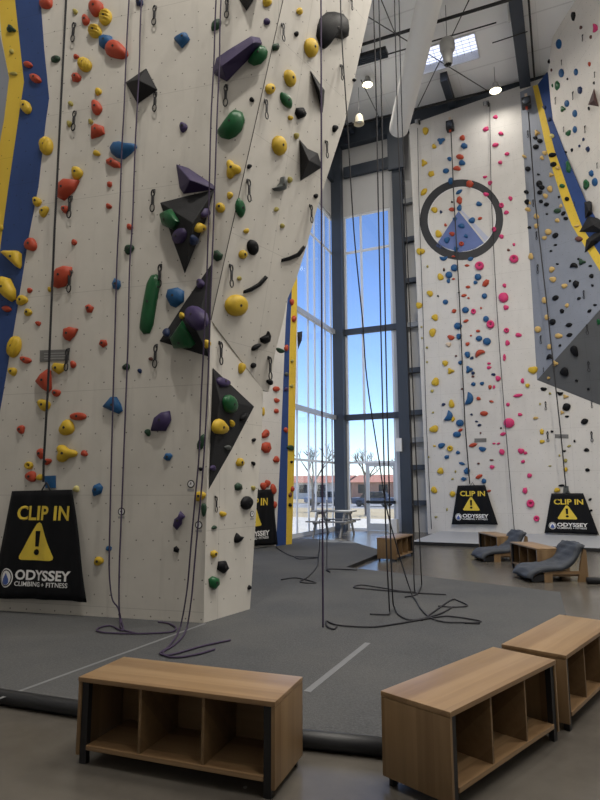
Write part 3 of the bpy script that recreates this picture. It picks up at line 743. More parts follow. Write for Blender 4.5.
# narrow side
H('C', '''241,368,6,11,0,yellow,b;239.5,462.5,8,9,0,yellow,t;238,487,8,8,0,dark green,k;222.5,514,6,6,0,yellow,b;246,503,11,14,15,black,o;214,527.5,5,4,0,dark green,b;237.5,538.5,8,10,30,black,c;213.5,554,7,8,20,yellow,k;222,567,11,14,-25,black,k;
213,582.5,10,13,0,green,k;249,587.5,3,5,0,black,b;253,463.5,3,5,-20,black,b;253.5,440,3.5,4,0,black,b;253,488,4,4.5,0,olive,b''')
# wall behind the prow
H('D', '''276,389,7,6,0,red,k;276.5,400.5,5,5,0,red,b;276,411,5,5,0,red,k;265,434,7,9,25,red,b;266,447.5,10,11,0,red,k;276,459.5,6,7,0,red,t;263,486,6,7,0,red,b;267,483.5,5,8,0,red,b;272.7,489.5,6,10,0,red,b;274.5,505,4.5,7,0,red,k;
263,411.7,3,8,0,yellow,b;291.5,302,4,6,0,red,b;293.5,318.8,4,7,0,red,k;286,348,4,6,0,red,b;286.5,374,4,4,0,grey,b;286,389,4,4,0,purple,b;285.5,430,4,5,0,red,b;290.4,447.8,8,5,10,dark green,b;292,361,3,3,0,olive,b;291.5,386,4,3,0,olive,b;
290,495,3,5,0,brown,b;290,505,3,4,0,black,b;292.3,489,3,6,0,red,b;291.5,462,2.5,3,0,black,b''', .004)
# back wall with the ring mural
def HC(sec, col, kind, s, off=None):
    for row in s.split(';'):
        q = row.split(',')
        if len(q) < 4: continue
        k = q[4].strip() if len(q) > 4 and q[4].strip() else kind
        rot = float(q[5]) if len(q) > 5 else 0
        make_hold(sec, float(q[0]), float(q[1]), float(q[2]), float(q[3]), rot, col, k, off=off)
eo = .009
HC('E', 'yellow', 'b', '425.5,131,6.5,7;434,146.5,4,5;424,163,6,7,l;431.5,174,7,6,k;424,192,9,5,e,-50;434.5,210,6,6;438.5,234,7,7;420.5,251.5,8,7;440.5,277,6,7;430,293.5,6,6;419,305.5,6,7;435,317.5,7,6;432.5,332.5,7,8;445,363,6,6,k;450.5,371,7,6,l;435.5,382,8,8;451.5,404,6,8;453,419,4,5;434,429,9,7;450,448.5,6,6,d;440.5,471,7,6;434,490,6,7;452.5,494,6,6,k;434.5,446,3,2;533,370,9,8;527.5,385.5,5,4;542,431.5,5,6,k;542,441.5,5,4;565.5,469.5,5,5,k;557,490,6,5', eo)
HC('E', 'blue', 'b', '441,141,8,6,l,-25;464,146,7,6,k;449.5,159,4.5,4;462,163,6,6;446,171,6.5,5,o,-15;451,181,6,6.5,k;459,192,8,3.5,e,-35;459.5,208,5,6;479,204,5.5,5;472,220.5,7,5.5;461.5,226,7,4.5;455,219,4,4;466,236,4,4;447,240,6,6;456,249,5,5;443.5,258.5,8,4.5,c;470.5,259,6,4,e,-15;454.5,268,7.5,7,o;449,275,7,7,o;448.5,281,4,4;478,277,7,6.5,o;475.5,282.5,4,4;484.5,296,5.5,5.5,o;445.5,302,5.5,5,o;465.5,310,7,6,o;458,326,8,7,o;459,336.5,6,5.5;486,319,6,6,o;479,338.5,6.5,5.5,o;487,341.5,8,7.5,o;467.5,354.5,6,6;460.5,362.5,5,4;469,369.5,7,7,l;473.5,384,5,4,k;482,383.5,4,4;469.5,399,13,8,c,-75;449,416.5,11,8,c,-65;460,423,8,7,o;457,434.5,8,6,o;441.5,445.5,7,5.5;447,457,5.5,4.5,k;458,452.5,4,4;462,463.5,6.5,3,e,15;467,471,7,7.5,k;463.5,479,6.5,4,k;482.5,449,7,5;484,481,5.5,5.5,k', eo)
HC('E', 'navy', 'b', '441,212,3,3;472,358,4,3;473,373,4,3;443.5,404.5,4,3;471.5,414.5,3,2;479.5,425,4,2.5;493.5,374.5,4,3;476.5,421.5,3,2', eo)
HC('E', 'red', 'b', '462.5,138,5,6;460,157,8,5,o,10;457,168.5,7,5;470,184,7,8,k;459.5,200.5,6,8,k;452,209.5,7,4,e;445.5,225,3,3;452,234,6,4;480,218.5,5,3,e,-20;453.5,256.5,4,2,e;461.5,244,5,4.5,d;467,265.5,5,2.5,e;468,287,5,3,e;464,295.5,6,3,e,-10;486,283,9,5.5,k,-50;453.5,279,3,2;454,311,5,4,e,-30;468.5,298,2.5,2;481,308,2.5,2;451,337.5,7,5;466,321,6,3,e,-20;478,331,4,3;467.5,344,4,4;479.5,353,11,6,c,150;471,335.5,2,2;478.5,398.5,4,4;484,413.5,8,5,o;491.5,401.5,5,2.5,e,15;490,387,4,4;460.5,430,5,3,e,-30;473,445,9,4,e,-15;479,476.5,8,4,e,-25;489,491,4,2.5', eo)
HC('E', 'brown', 'b', '444,269,2,2;473,376.5,3,2;462,389,2.5,2;456,356,2.5,2;478.5,463.5,3,2;480.5,433,2,2;491.5,460,4,2;508.5,250,3,3', eo)
HC('E', 'pink', 'b', '495.5,117,4.5,4;486,129,6.5,4.5,k,-20;500.8,133.5,5,3.5;495.5,145,7,4,e,-15;507,154,5,3.5,e,-10;500.3,162.5,4,4;485,177,4.5,2.5;490,183,4.5,4.5;486,194.5,5.5,4;510.5,198.5,4,4.5;501.5,205.5,5,5,d;506.3,212.5,5,4;494,229.5,4.5,5,d;501.5,236.5,5,4;514,244.5,3,3;514,259,9,8,d;479.5,266,9,8.5,d;504.5,285.5,4,4;503.5,297.5,10,10,o;506,307.5,5,5.5;473.5,311.5,5,5.5,d;490.5,324.5,8,8,d;506.5,330.5,5.5,5,d;518.5,335,6,4.5;507.5,343,5,5;504.5,357.5,3,7,d;498,378.5,6,5;522.5,381,4,5;489,363.5,4,2.5,e;489,367.5,5,3;494,387,2.5,4;518,395.5,10,3.5,e,-10;508,404.5,4,4,e,-35;520,414.5,5,3;509,423,11,10,o;503,434,6.5,3.5,e,-15;502,452,6,6.5,k;521,451,6,6;525.5,453,4,3;523,461.5,4,3.5;529.5,475.5,4.5,5;525,490.5,5.5,7,k;530.5,503.5,8,8,d;536.5,518.5,6,6,d;492,467,4.5,4.5;498.5,443.5,4,2,e,-15;494,443.5,3,2', eo)
HC('E', 'olive', 'b', '421.5,327,2,2;422,338,2,2;427,347.5,2.5,2;427,362,2,2;433,412.5,2.5,2;432,391,3.5,3;455.5,471.5,2,2.5;452.5,479,2.5,2;447,509.5,2,3;436,517,3,2;428.5,457,2,2;427.5,266.5,2.5,2.5;550,393.5,2.5,2.5;540,404,2,2.5;569,446,4.5,2,e,-20;565.5,460.5,4,3.5;550,466,3,1.5;559.5,455.5,2,2.5', eo)
HC('E', 'tan', 'b', '565.5,396.5,6,4,l;562,412.5,4,4,l;535.5,418,5,3', eo)
HC('E', 'beige', 'b', '448.5,344.5,5,5', eo)
HC('E', 'black', 'b', '543.5,389,6,4;560,393.5,6.5,4,c,5;566.5,407,9,8,e,-25;567,416.5,4,2.5;501,428,2,2;584.5,421.5,8,6,e,-20;552,431.5,3,2.5;574.5,441,2.5,2.5;564.5,451,3.5,2;561.5,485.5,6.5,2.5,e,-5;586.5,450,5,4;587.5,470,5,4,k;590,499.5,4,2.5,e,-30;591,510.5,3,2.5;455,269.8,1.5,1.5;452,202,2,2;459,292.5,2,2;438,296,2,2;444,270.5,2,2;470,403,2,2.5', eo)
# grey panel
HC('F', 'black', 'b', '535.5,138,4.5,3.5,o;540,141,5.5,4.5,o;536,147,6,5,o,-20;528,169,5.5,5,o;538.5,174.5,3,2;539.5,184,6,7,o;542,187.5,5.5,5,o;540,192.5,5.5,4.5,e,-20;526.5,192,4.5,4;559,197,2.5,2.5;527,202,5,5;541,201.5,4,4,o;546.5,204.5,5.5,4,e,-15;547,214,2.5,2;563.5,213.5,5.5,3.5,o,-45;566,218.5,5,4,k;529.5,227.5,3.5,3;555.5,235.5,6.5,5,o,-35;555.5,245,4,2,e,-10;551,251,3,2;557.5,264,3,2;574,265.5,8,5.5,c,180;570,281,2.5,2.5;576,284,6.5,8,k;555.5,298,7,5,o,-30;562,311,4.5,5,k;578.5,259,2.5,2.5;590.5,266,3.5,2.5;591.5,276,5,4;592.5,285.5,3,2.5;579,298.5,4,3,e,-25;595,305,3.5,2.5;589.5,311,5,3,e,-35;552.5,322,7,6,o,-35;569,325,7,4.5,e,-15;569.5,335,6.5,4,e,-20;560,345.5,3,2.5;550,357,7,6,c,180')
HC('F', 'tan', 'b', '537,133,5,6,l;545,153,4.5,4.5;542,158,4,4;551.5,175,5,4.5,l;550,189,5.5,6;545.5,196,4.5,5;524.5,156.5,3,5,e,-60;528,209.5,5.5,4.5;536.5,216.5,5.5,5;536.5,226,4.5,5;548.5,232,6.5,6,o;544.5,238,4.5,4;531,256.5,5,7,t;552,269.5,5.5,5.5;553,279.5,6,6;564.5,286,5.5,5;544.5,300.5,5.5,6;557.5,220.5,4,4.5;561,206,3,4;547,317.5,5,5;558.5,336,8,5,k;549.5,347,5,5;538,329.5,6.5,6.5,o;530,203,2,3;567,305.5,4,4')
HC('F', 'dark green', 'b', '557.5,211,7.5,5,o,-10;582,262,7,6,l')
HC('F', 'black', 'o', '552.5,155,8,4.5,o,-10;553.5,164.5,6.5,5,o,-20;567,199,4.5,4.5', .006)
HC('F', 'brown', 'k', '579,239,8,5.5,e', .006)
HC('F', 'tan', 'b', '558,168,4,4;577,226,2.5,6,e,80', .006)
HC('F', 'green', 'b', '562.5,186,5.5,4.5,k', .006)
HC('F', 'pale', 'o', '552,136,4.5,4.5', .006)
make_hold('F', 568.5, 167, 5, 12, 0, 'green', 'k', pts=[(566, 162), (568, 160.5), (569.5, 163), (571.3, 168), (570, 173), (566.5, 172), (567, 168)], off=.006); label_last('spiky green hold on the edge of the far blue stripe')
HC('F', 'navy', 'b', '544.5,107.5,4,4;549.5,119.5,4,4', .006)
HC('G', 'black', 'b', '574.5,351,8,11,b,-25;564.5,372,10,8,b,30;576.5,380.5,3,2.5;588.5,389,3,2.5', .001)
HC('G', 'tan', 'b', '555,363.5,6,6,l;548.5,378,3,3', .001)
HC('G', 'green', 'b', '598.5,322,4,6', .001)
HC('H', 'blue', 'o', '559,44,5.5,10;561.5,73,5,9;576,72,4,7;567,103.5,4.5,7;575,113.5,4.5,7.5;575,129.5,4,7;595,182,5.5,8.5;591.5,173.5,5,7,k')
HC('H', 'navy', 'k', '580,90,4.5,8;588,149,4,6;583.5,139.5,2.5,3.5;579.5,146,2.5,3')
HC('H', 'green', 'b', '557.5,85.5,10,5,t,90;563,109,5,6,l;568.5,133,5,7,t,30;586.5,184.5,11,6,t,90;552.5,85.5,1.5,4')
HC('H', 'black', 'b', '573.5,16,4.5,10,t,180;569,3,5,5;555.5,22.5,3,4;553,29,4,5,k;567.5,79,1.5,3;549,61.5,2,5;589,108.5,2,4;572,150,2.5,4,t,180;565.5,152,3,2;594,83,2,3')
HC('H', 'red', 'b', '559,8.5,3,4;589.5,64,2.5,5')
HC('H', 'brown', 'b', '581,27.5,2.5,4;590.8,37,2.5,3.5;551.5,70,2,3')
HC('H', 'pink', 'c', '595.5,28,9,5,c,-90')

# labels, from what each hold is, where it is and its order from the top
NUM = ['topmost', 'second', 'third', 'fourth', 'fifth', 'sixth', 'seventh', 'eighth', 'ninth', 'tenth', 'eleventh', 'twelfth', 'thirteenth', 'fourteenth', 'fifteenth', 'sixteenth']
def zone(sec, x, y):
    if sec == 'A':
        if x < 68 - 24 * y / 480: c = 'by the near black strap'
        elif x < 119: c = 'between strap and first rope pair'
        elif x < 172: c = 'between the rope pairs'
        else: c = 'near the prow edge'
        if x < 68 - 24 * y / 480: c = 'between blue stripe and black strap'
        v = 'high' if y < 150 else ('midway up' if y < 330 else 'low')
        return v + ' on near wall ' + c
    if sec == 'B': return ('high' if y < 95 else ('midway' if y < 200 else 'low')) + ' on the prow overhang'
    if sec == 'C': return 'on the narrow prow side under the overhang'
    if sec == 'D':
        if x < 281: return 'on the white wall behind the prow'
        return 'on the blue and yellow edge behind the prow'
    if sec == 'E':
        v = 'above the ring mural' if y < 178 else 'level with the ring mural' if y < 262 else 'just below the ring mural' if y < 322 else 'midway up white back wall' if y < 392 else 'low on white back wall' if y < 462 else 'beside the far banners'
        t = (y - 125) / 405
        s1, s2 = 452 + 20 * t, 490 + 26 * t
        c = 'by the windows' if x < s1 - 17 else 'along the first strap' if x < s1 + 17 else 'along the thin rope' if x < s2 + 30 else 'along the second strap'
        return v + ' ' + c
    if sec == 'F':
        if 550 < x and off_stripe(x, y): return 'on the far yellow and blue stripes'
        return ('high' if y < 180 else 'midway' if y < 250 else 'low') + ' on the pale grey panel ' + ('by its rope' if x < 534 + (y - 100) * .11 + 12 else 'by the yellow stripe')
    if sec == 'G': return 'on the dark grey triangular underside'
    return 'on the far cream overhang'
def off_stripe(x, y):
    ch = [(532.7, 86), (546.5, 150), (562, 200), (571.5, 225), (600, 271)]
    for (xa, ya), (xb, yb_) in zip(ch, ch[1:]):
        if ya <= y <= yb_: return x > xa + (xb - xa) * (y - ya) / (yb_ - ya) + 1
    return False
buckets = {}
KN = {'o': 'oval', 'r': 'ridged', 'k': 'angular', 'c': 'crescent', 'd': 'ring', 'l': 'lobed', 't': 'wedge', 'e': 'slim', 'b': ''}
for h in HOLDS:
    o, sec, x, y, s, col, kind, lab = h
    o['category'] = 'foothold' if o.name.startswith('foothold') else 'climbing hold'
    o['group'] = 'climbing holds on the ' + {'A': 'near wall', 'B': 'prow overhang', 'C': 'narrow prow side', 'D': 'wall behind the prow', 'E': 'white back wall', 'F': 'grey panel', 'G': 'grey underside', 'H': 'far cream overhang'}.get(sec, 'black volumes')
    if lab: o['label'] = lab
    else: buckets.setdefault((zone(sec, x, y), col, size_word(sec, s)), []).append(h)
for (z, col, sz), hs in buckets.items():
    sub = {}
    for h in hs: sub.setdefault(KN[h[6]], []).append(h)
    for k, g in sub.items():
        g.sort(key=lambda h: h[3]); n = len(g)
        desc = ' '.join(w for w in (sz, col, k, 'foothold' if g[0][0].name.startswith('foothold') else 'hold') if w)
        if k == '' and n < len(hs): desc = desc.replace(col + ' ', col + ' rounded ')
        for i, h in enumerate(g):
            if n == 1: h[0]['label'] = desc + ' ' + z
            else: h[0]['label'] = (NUM[i] if i < n - 1 else 'lowest') + ' ' + desc + ' ' + z
# ------------------------------------------------------------------ quickdraws hanging from the bolts
def loop_pts(w, h, n=14):
    return [V((w / 2 * math.cos(2 * math.pi * i / n), 0, h / 2 * math.sin(2 * math.pi * i / n))) for i in range(n)]
qd_me = {}
def qd_mesh():
    bm = bmesh.new(); box(bm, -.012, .012, -.012, 0, -.02, .02, bev=.003); qd_me['hanger'] = from_bm_mesh('hanger', bm, BLACKM)
    bm = bmesh.new(); tube(bm, [p + V((0, -.03, -.035)) for p in loop_pts(.035, .075)], .008, 6, True); qd_me['carabiner'] = from_bm_mesh('carabiner', bm, BLACKM)
    bm = bmesh.new(); box(bm, -.014, .014, -.038, -.024, -.155, -.06, bev=.003); qd_me['sling'] = from_bm_mesh('sling', bm, STRAP)
    bm = bmesh.new(); tube(bm, [p + V((0, -.034, -.195)) for p in loop_pts(.048, .085)], .007, 6, True); qd_me['clip'] = from_bm_mesh('carabiner', bm, BLACKM)
def from_bm_mesh(name, bm, mat):
    bmesh.ops.recalc_face_normals(bm, faces=bm.faces)
    me = D.meshes.new(name); bm.to_mesh(me); bm.free(); me.materials.append(mat)
    for p in me.polygons: p.use_smooth = True
    return me
qd_mesh()
def quickdraw(sec, x0, y0, x1, y1, label, group):
    P = PLN[sec]; p = hit(x0, y0, P, .0)
    ln = (hit(x1, y1, P) - p).length
    yv = V((-P[1].x, -P[1].y, 0)).normalized(); xv = yv.cross(ZZ)
    s = max(.6, ln / .235)
    M = Matrix((xv * s, yv * s, ZZ * s)).transposed().to_4x4(); M.translation = p + P[1] * .002
    r = empty('quickdraw', M); tag(r, label, 'quickdraw', group)
    for k, nm in (('hanger', 'hanger'), ('carabiner', 'carabiner'), ('sling', 'sling'), ('clip', 'carabiner')):
        link(nm, qd_me[k], None, r)
    return r
QA = [('by the black strap on near wall', 'A', [(75.5, 25, 75.5, 43.5), (76, 113, 75.5, 132), (72, 198, 71.5, 219), (71.8, 272, 71.5, 293), (69, 350, 69, 371)]),
      ('between the purple rope pairs', 'A', [(156, 8, 156, 27), (156.5, 94, 156.5, 113), (154.5, 191.5, 154, 213), (161.3, 266, 162, 288), (157, 346, 156.5, 368)]),
      ('beside the long purple volume', 'A', [(228, 1, 228, 20), (227, 87, 226.5, 108)]),
      ('along the inner side of the prow overhang', 'B', [(281.5, 25, 282, 46), (264.5, 101, 265, 123), (247, 181, 248.5, 205), (229.5, 266, 230.5, 289), (268, 358, 269, 380)]),
      ('along the outer edge of the prow overhang', 'B', [(340, 66, 341, 84), (325, 142, 325.5, 161), (350.5, 0, 352, 14), (309.5, 206, 310.5, 225)]),
      ('on the narrow prow side', 'C', [(219, 343, 219.5, 365), (215, 497, 215, 512)]),
      ('under the grey panel on the white back wall', 'E', [(545.5, 402, 546, 410), (547.5, 432, 547.5, 442), (591.5, 401, 592, 408), (591.3, 432, 591.7, 442)]),
      ('on the pale grey panel', 'F', [(528, 131, 528.5, 138), (533.5, 200, 533.7, 207), (536.8, 232, 537, 240), (538, 265, 538.2, 274), (541, 336, 541.5, 344), (584, 291, 584.5, 299), (574.5, 202, 574.5, 206)]),
      ('on the shaded grey underside', 'G', [(587, 325, 587.5, 335), (588.5, 362, 588.5, 372), (543.5, 368, 543.5, 374)]),
      ('on the far cream overhang', 'H', [(583, 35, 582, 43), (562, 60, 562.5, 66), (595, 72, 594, 79), (556, 97.5, 557, 105), (573.5, 92, 574, 101), (585.5, 126, 585.5, 134), (597.5, 163, 597.7, 169), (564, 127, 564, 133)])]
for where, sec, qs in QA:
    qs.sort(key=lambda q: q[1])
    for i, q in enumerate(qs):
        quickdraw(sec, *q, ('%s quickdraw %s' % (NUM[i] if i < len(qs) - 1 else 'lowest', where)), 'quickdraws ' + where)
# ------------------------------------------------------------------ light levels
LP_VIS = 28
FILL_LAMPS = [(9.5, -8.5, 400), (5.5, -9.5, 340), (11.5, -12.5, 370), (8.5, -14, 300), (11.5, -19, 260), (5.2, -17.0, 390)]  # unseen high-bay lamps, added to brighten the walls and floor
SKY, SUN, EXPO = .21, 6.0, 0.0
SUNROT = 200
SUNX, SUNY, SUNZ = .08, .45, 1.0
# ------------------------------------------------------------------ banners, plaques, markers
def flat_text(body, bold=.02):
    cu = D.curves.new('lettering', 'FONT'); cu.body = body; cu.size = 1; cu.offset = bold; cu.resolution_u = 3
    o = D.objects.new('lettering', cu); COL.objects.link(o)
    bpy.context.view_layer.update()
    me = D.meshes.new_from_object(o.evaluated_get(bpy.context.evaluated_depsgraph_get()))
    D.objects.remove(o); D.curves.remove(cu)
    xs = [v.co.x for v in me.vertices]; ys = [v.co.y for v in me.vertices]
    vs = [((v.co.x - min(xs)) / (max(xs) - min(xs)), (v.co.y - min(ys)) / (max(ys) - min(ys))) for v in me.vertices]
    fs = [tuple(p.vertices) for p in me.polygons]
    D.meshes.remove(me)
    return vs, fs
TXT = {t: flat_text(t, b) for t, b in (('CLIP IN', .025), ('ODYSSEY', .03), ('CLIMBING + FITNESS', .015))}
def banner(P, bl, br, tl, tr, label, loop=True, group='warning banners', offb=.10, offt=.05, seed=0):
    cb = ((bl[0] + br[0]) / 2, (bl[1] + br[1]) / 2)
    o3 = hit(*cb, P, 0); M = mat_at(P, o3); I = M.inverted()
    Q = [I @ hit(*q, P, 0) for q in (bl, br, tr, tl)]
    hh = (Q[2].y + Q[3].y) / 2 - (Q[0].y + Q[1].y) / 2
    k = hh / 108.5; kx = (Q[1].x - Q[0].x) / 96.5
    def z(x, y):
        v = max(0, min(1, y / hh))
        return offb + (offt - offb) * v + (.012 * math.sin(9 * x / k / 60 + 1.3 * seed + 1.5 * v) * (1.1 - v) + .008 * math.sin(17 * x / k / 60 + seed)) * min(1, k / .011)
    root = empty('warning_banner', M); tag(root, label, 'banner', group)
    bm = bmesh.new(); nx, ny = 20, 16; g = []
    for side in (0, 1):
        g.append([[None] * (nx + 1) for _ in range(ny + 1)])
        for j in range(ny + 1):
            v = j / ny
            for i in range(nx + 1):
                u = i / nx
                p = (Q[0].lerp(Q[1], u)).lerp(Q[3].lerp(Q[2], u), v)
                sag = .012 * math.sin(math.pi * u) * (1 - v)
                g[side][j][i] = bm.verts.new((p.x, p.y + sag, z(p.x, p.y) - side * .006))
    for j in range(ny):
        for i in range(nx):
            bm.faces.new((g[0][j][i], g[0][j][i + 1], g[0][j + 1][i + 1], g[0][j + 1][i]))
            bm.faces.new((g[1][j][i], g[1][j + 1][i], g[1][j + 1][i + 1], g[1][j][i + 1]))
    for j in range(ny):
        for i in (0, nx): bm.faces.new((g[0][j][i], g[0][j + 1][i], g[1][j + 1][i], g[1][j][i]))
    for i in range(nx):
        for j in (0, ny): bm.faces.new((g[0][j][i], g[0][j][i + 1], g[1][j][i + 1], g[1][j][i]))
    from_bm('cloth', bm, CLOTH, root, smooth=True)
    def L2(px, py): return (px - 44.5) * kx, (598.5 - py) * k
    def put(name, polys, mat, lift=.004):
        bm = bmesh.new()
        for pts in polys:
            a = [bm.verts.new((x, y, z(x, y) + lift)) for x, y in (L2(*q) for q in pts)]
            bm.faces.new(a)
        bmesh.ops.triangulate(bm, faces=bm.faces[:])
        lo = [min(v.co[i] for v in bm.verts) for i in (0, 1)]; hi = [max(v.co[i] for v in bm.verts) for i in (0, 1)]
        for i, st in ((0, 3 * k), (1, 6 * k)):
            q = lo[i] + st
            while q < hi[i]:
                bmesh.ops.bisect_plane(bm, geom=bm.verts[:] + bm.edges[:] + bm.faces[:], plane_co=[q if i == j else 0 for j in range(3)], plane_no=[float(i == j) for j in range(3)])
                q += st
        bmesh.ops.triangulate(bm, faces=bm.faces[:])
        for v in bm.verts: v.co.z = z(v.co.x, v.co.y) + lift
        r = bmesh.ops.extrude_face_region(bm, geom=bm.faces[:])
        for v in r['geom']:
            if isinstance(v, bmesh.types.BMVert): v.co.z += .0012
        return from_bm(name, bm, mat, root)
    def text(body, x0, x1, y0, y1, mat):
        vs, fs = TXT[body]; bm = bmesh.new()
        a = []
        for u, v in vs:
            x, y = L2(x0 + (x1 - x0) * u, y1 + (y0 - y1) * v); a.append(bm.verts.new((x, y, z(x, y) + .005)))
        for f in fs:
            try: bm.faces.new([a[i] for i in f])
            except ValueError: pass
        from_bm('lettering', bm, mat, root)
    text('CLIP IN', 16, 68.5, 505.7, 520.5, TYEL)
    text('ODYSSEY', 19.5, 73.7, 569.5, 579.6, TWHITE)
    text('CLIMBING + FITNESS', 19.5, 71.5, 581, 585.6, TWHITE)
    put('warning_triangle', [[(36.6, 524), (39, 522.4), (41.4, 524), (55.8, 556.5), (55.5, 559), (53.5, 560), (23.5, 560), (21.5, 559), (21.2, 556.5)]], TYEL)
    put('exclamation_mark', [[(36.2, 531), (41, 531), (40.4, 546.5), (36.8, 546.5)], ell(38.6, 552, 2.7, 3, 14)], CLOTH, .0075)
    put('logo_disc', [ell(11, 578, 6.8, 9.5, 24)], TWHITE)
    put('logo_ring', [[p for p in ell(11, 578, 5.9, 8.3, 24)]], CLOTH, .006)
    put('logo_field', [ell(11, 578, 5.0, 7.2, 24)], TWHITE, .0075)
    put('logo_mountain', [[(11, 573), (14, 579), (14.3, 582.5), (12.6, 584.6), (9.4, 584.6), (7.7, 582.5), (8, 579)]], TBLUE, .009)
    if loop:
        bm = bmesh.new(); cx, cy = L2(43, 490)
        zt = offt
        tube(bm, [V((cx - 5 * k, cy, zt)), V((cx - 2 * k, cy + 5 * k, zt)), V((cx, cy + 8 * k, zt)), V((cx + 2 * k, cy + 5 * k, zt)), V((cx + 5 * k, cy, zt))], .9 * k, 6)
        from_bm('hanging_loop', bm, STRAP, root)
    return root
banner(PA, (-4, 597), (92.5, 600.5), (15.2, 491), (75, 489.5), 'black warning banner with yellow triangle at the foot of the near white wall', seed=0)
banner(PD, (232, 547.5), (275.5, 544.5), (238, 491), (272, 489), 'black warning banner half hidden behind the prow, red holds over it', seed=2, offb=.07, offt=.04)
banner(PE, (452.2, 524.3), (498.3, 524.6), (458, 485.6), (485.3, 485), 'black warning banner on the back wall behind the lounger nearer the windows', seed=1, offb=.10, offt=.06)
banner(PE, (544.6, 532.6), (599, 534.6), (551.4, 493.3), (583.2, 493.2), 'black warning banner on the back wall nearer the yellow-striped corner', seed=4, offb=.10, offt=.06)
def plate(name, P, px, mat, label, cat, thick=.012, group=None):
    o3 = hit(sum(q[0] for q in px) / len(px), sum(q[1] for q in px) / len(px), P, OFF); M = mat_at(P, o3); I = M.inverted()
    bm = bmesh.new(); prism(bm, [I @ hit(*q, P, OFF) for q in px], V((0, 0, thick)))
    o = from_bm(name, bm, mat, mw=M); tag(o, label, cat, group)
    return o, M
PLQ = plain('grey plaque', (.15, .15, .15), .5); PLQT = plain('plaque print', (.30, .30, .30), .6)
o, M = plate('wall_plaque', PA, [(40.5, 350.5), (69.5, 349.5), (69.3, 360.5), (40.3, 361.8)], PLQ, 'grey plaque on the near white wall crossed by the black strap', 'plaque')
for r in range(3):
    bm = bmesh.new(); I = M.inverted(); yy0 = 353 + r * 2.6
    prism(bm, [I @ hit(x, y, PA, .015) for x, y in ((44, yy0), (66, yy0 - .5), (66, yy0 + .5), (44, yy0 + 1))], V((0, 0, .001)))
    from_bm('print_line', bm, PLQT, o)
plate('wall_plaque', PE, [(474.5, 438.5), (486.5, 438.2), (486.5, 442), (474.5, 442.3)], PLQ, 'grey plaque low on the back wall beside the first strap', 'plaque')
plate('wall_plaque', PE, [(555, 434.2), (568.5, 434.5), (568.5, 438.4), (555, 438)], PLQ, 'grey plaque low on the back wall behind the second strap', 'plaque')
plate('belay_plate', PA, [(45, 476), (56, 475.5), (56, 488), (46, 488)], HM['blue'], 'square blue belay anchor plate above the near warning banner', 'plate')
plate('belay_plate', PE, [(563.5, 486), (568.5, 486), (569, 493), (563, 493)], HM['grey'], 'grey belay anchor plate above the far warning banner nearer the striped corner', 'plate')
BLACKP = plain('black print', (.02, .02, .02), .6)
for P, x, y, r, lab in ((PA, 121.5, 511.5, 4, 'round black and white route marker low between the first purple ropes'), (PA, 191, 484, 4, 'round route marker beside the yellow hold at the second rope pair'),
                        (PA, 198.8, 525, 4, 'round route marker under the green hold at the prow edge'), (PC, 252, 514, 3.3, 'round route marker on the narrow prow side beside a black ball hold')):
    o3 = hit(x, y, P, OFF); M = mat_at(P, o3)
    root = empty('route_marker', M); tag(root, lab, 'route marker', 'route markers')
    I = M.inverted(); R = (I @ hit(x, y - r, P, OFF)).length
    bm = bmesh.new(); lathe(bm, [(R, 0), (R, .003)], 24); from_bm('disc', bm, BLACKP, root)
    bm = bmesh.new(); lathe(bm, [(R * .74, .0025), (R * .74, .0045)], 24); from_bm('face', bm, PAINTW, root)
    bm = bmesh.new(); box(bm, -R * .12, R * .12, -R * .1, R * .45, .0045, .0055); box(bm, -R * .35, R * .1, -R * .12, R * .1, .0045, .0055); from_bm('pointer', bm, BLACKP, root)
    bm = bmesh.new(); box(bm, -R * .9, R * .9, -R * 1.75, -R * 1.2, 0, .002); from_bm('caption_strip', bm, PLQT, root)

# ------------------------------------------------------------------ ropes
RZ = MATZ + .012
def rope(pts, r, mat, label, sub=5, name='rope', cat='rope', group='climbing ropes', sides=6):
    P = smooth_path(pts, sub); bm = bmesh.new(); o3 = P[0]
    P = [V((p.x, p.y, max(p.z, RZ))) for p in P]
    tube(bm, [p - o3 for p in P], r, sides)
    o = from_bm(name, bm, mat, mw=Matrix.Translation(o3), smooth=True); tag(o, label, cat, group); return o
def onA(pts, off=.16): return [hit(x, y, PA, off if not isinstance(off, tuple) else off[0] + (off[1] - off[0]) * i / (len(pts) - 1)) for i, (x, y) in enumerate(pts)]
def onfl(pts, z=RZ): return [flo(x, y, z) for x, y in pts]
def strap(pts, w, mat, label, group='belay straps'):
    bm = bmesh.new(); o3 = pts[0]; a = []
    for p in pts:
        a.append([bm.verts.new(p - o3 + V((dx, dy, 0))) for dx, dy in ((-w / 2, 0), (w / 2, 0), (w / 2, .006), (-w / 2, .006))])
    for A, B in zip(a, a[1:]):
        for k in range(4): bm.faces.new((A[k], A[(k + 1) % 4], B[(k + 1) % 4], B[k]))
    bm.faces.new(a[0]); bm.faces.new(a[-1][::-1])
    o = from_bm('belay_strap', bm, mat, mw=Matrix.Translation(o3)); tag(o, label, 'strap', group); return o
strap(onA([(74, -190), (66, 0), (60, 120), (54.5, 230), (48, 385), (43.6, 462), (43.2, 482)], (.25, .06)), .026, STRAP, 'near black belay strap running down to the big warning banner')
rope(onA([(141, -200), (129, 0), (126, 60), (124, 110), (122, 145), (120, 200), (117, 260), (115, 330), (113, 400), (111.5, 455), (110, 520), (109.3, 570), (112, 598), (118, 608)], (.32, .22)) + onfl([(121.5, 622), (122.5, 630.5), (110, 625.5), (97, 629), (104, 632.5), (140, 633.5), (170, 632), (176, 628), (169, 623.5), (158, 622)]),
     .0085, ROPEP, 'purple rope of the first pair, the one nearer the banner, coiled at its foot')
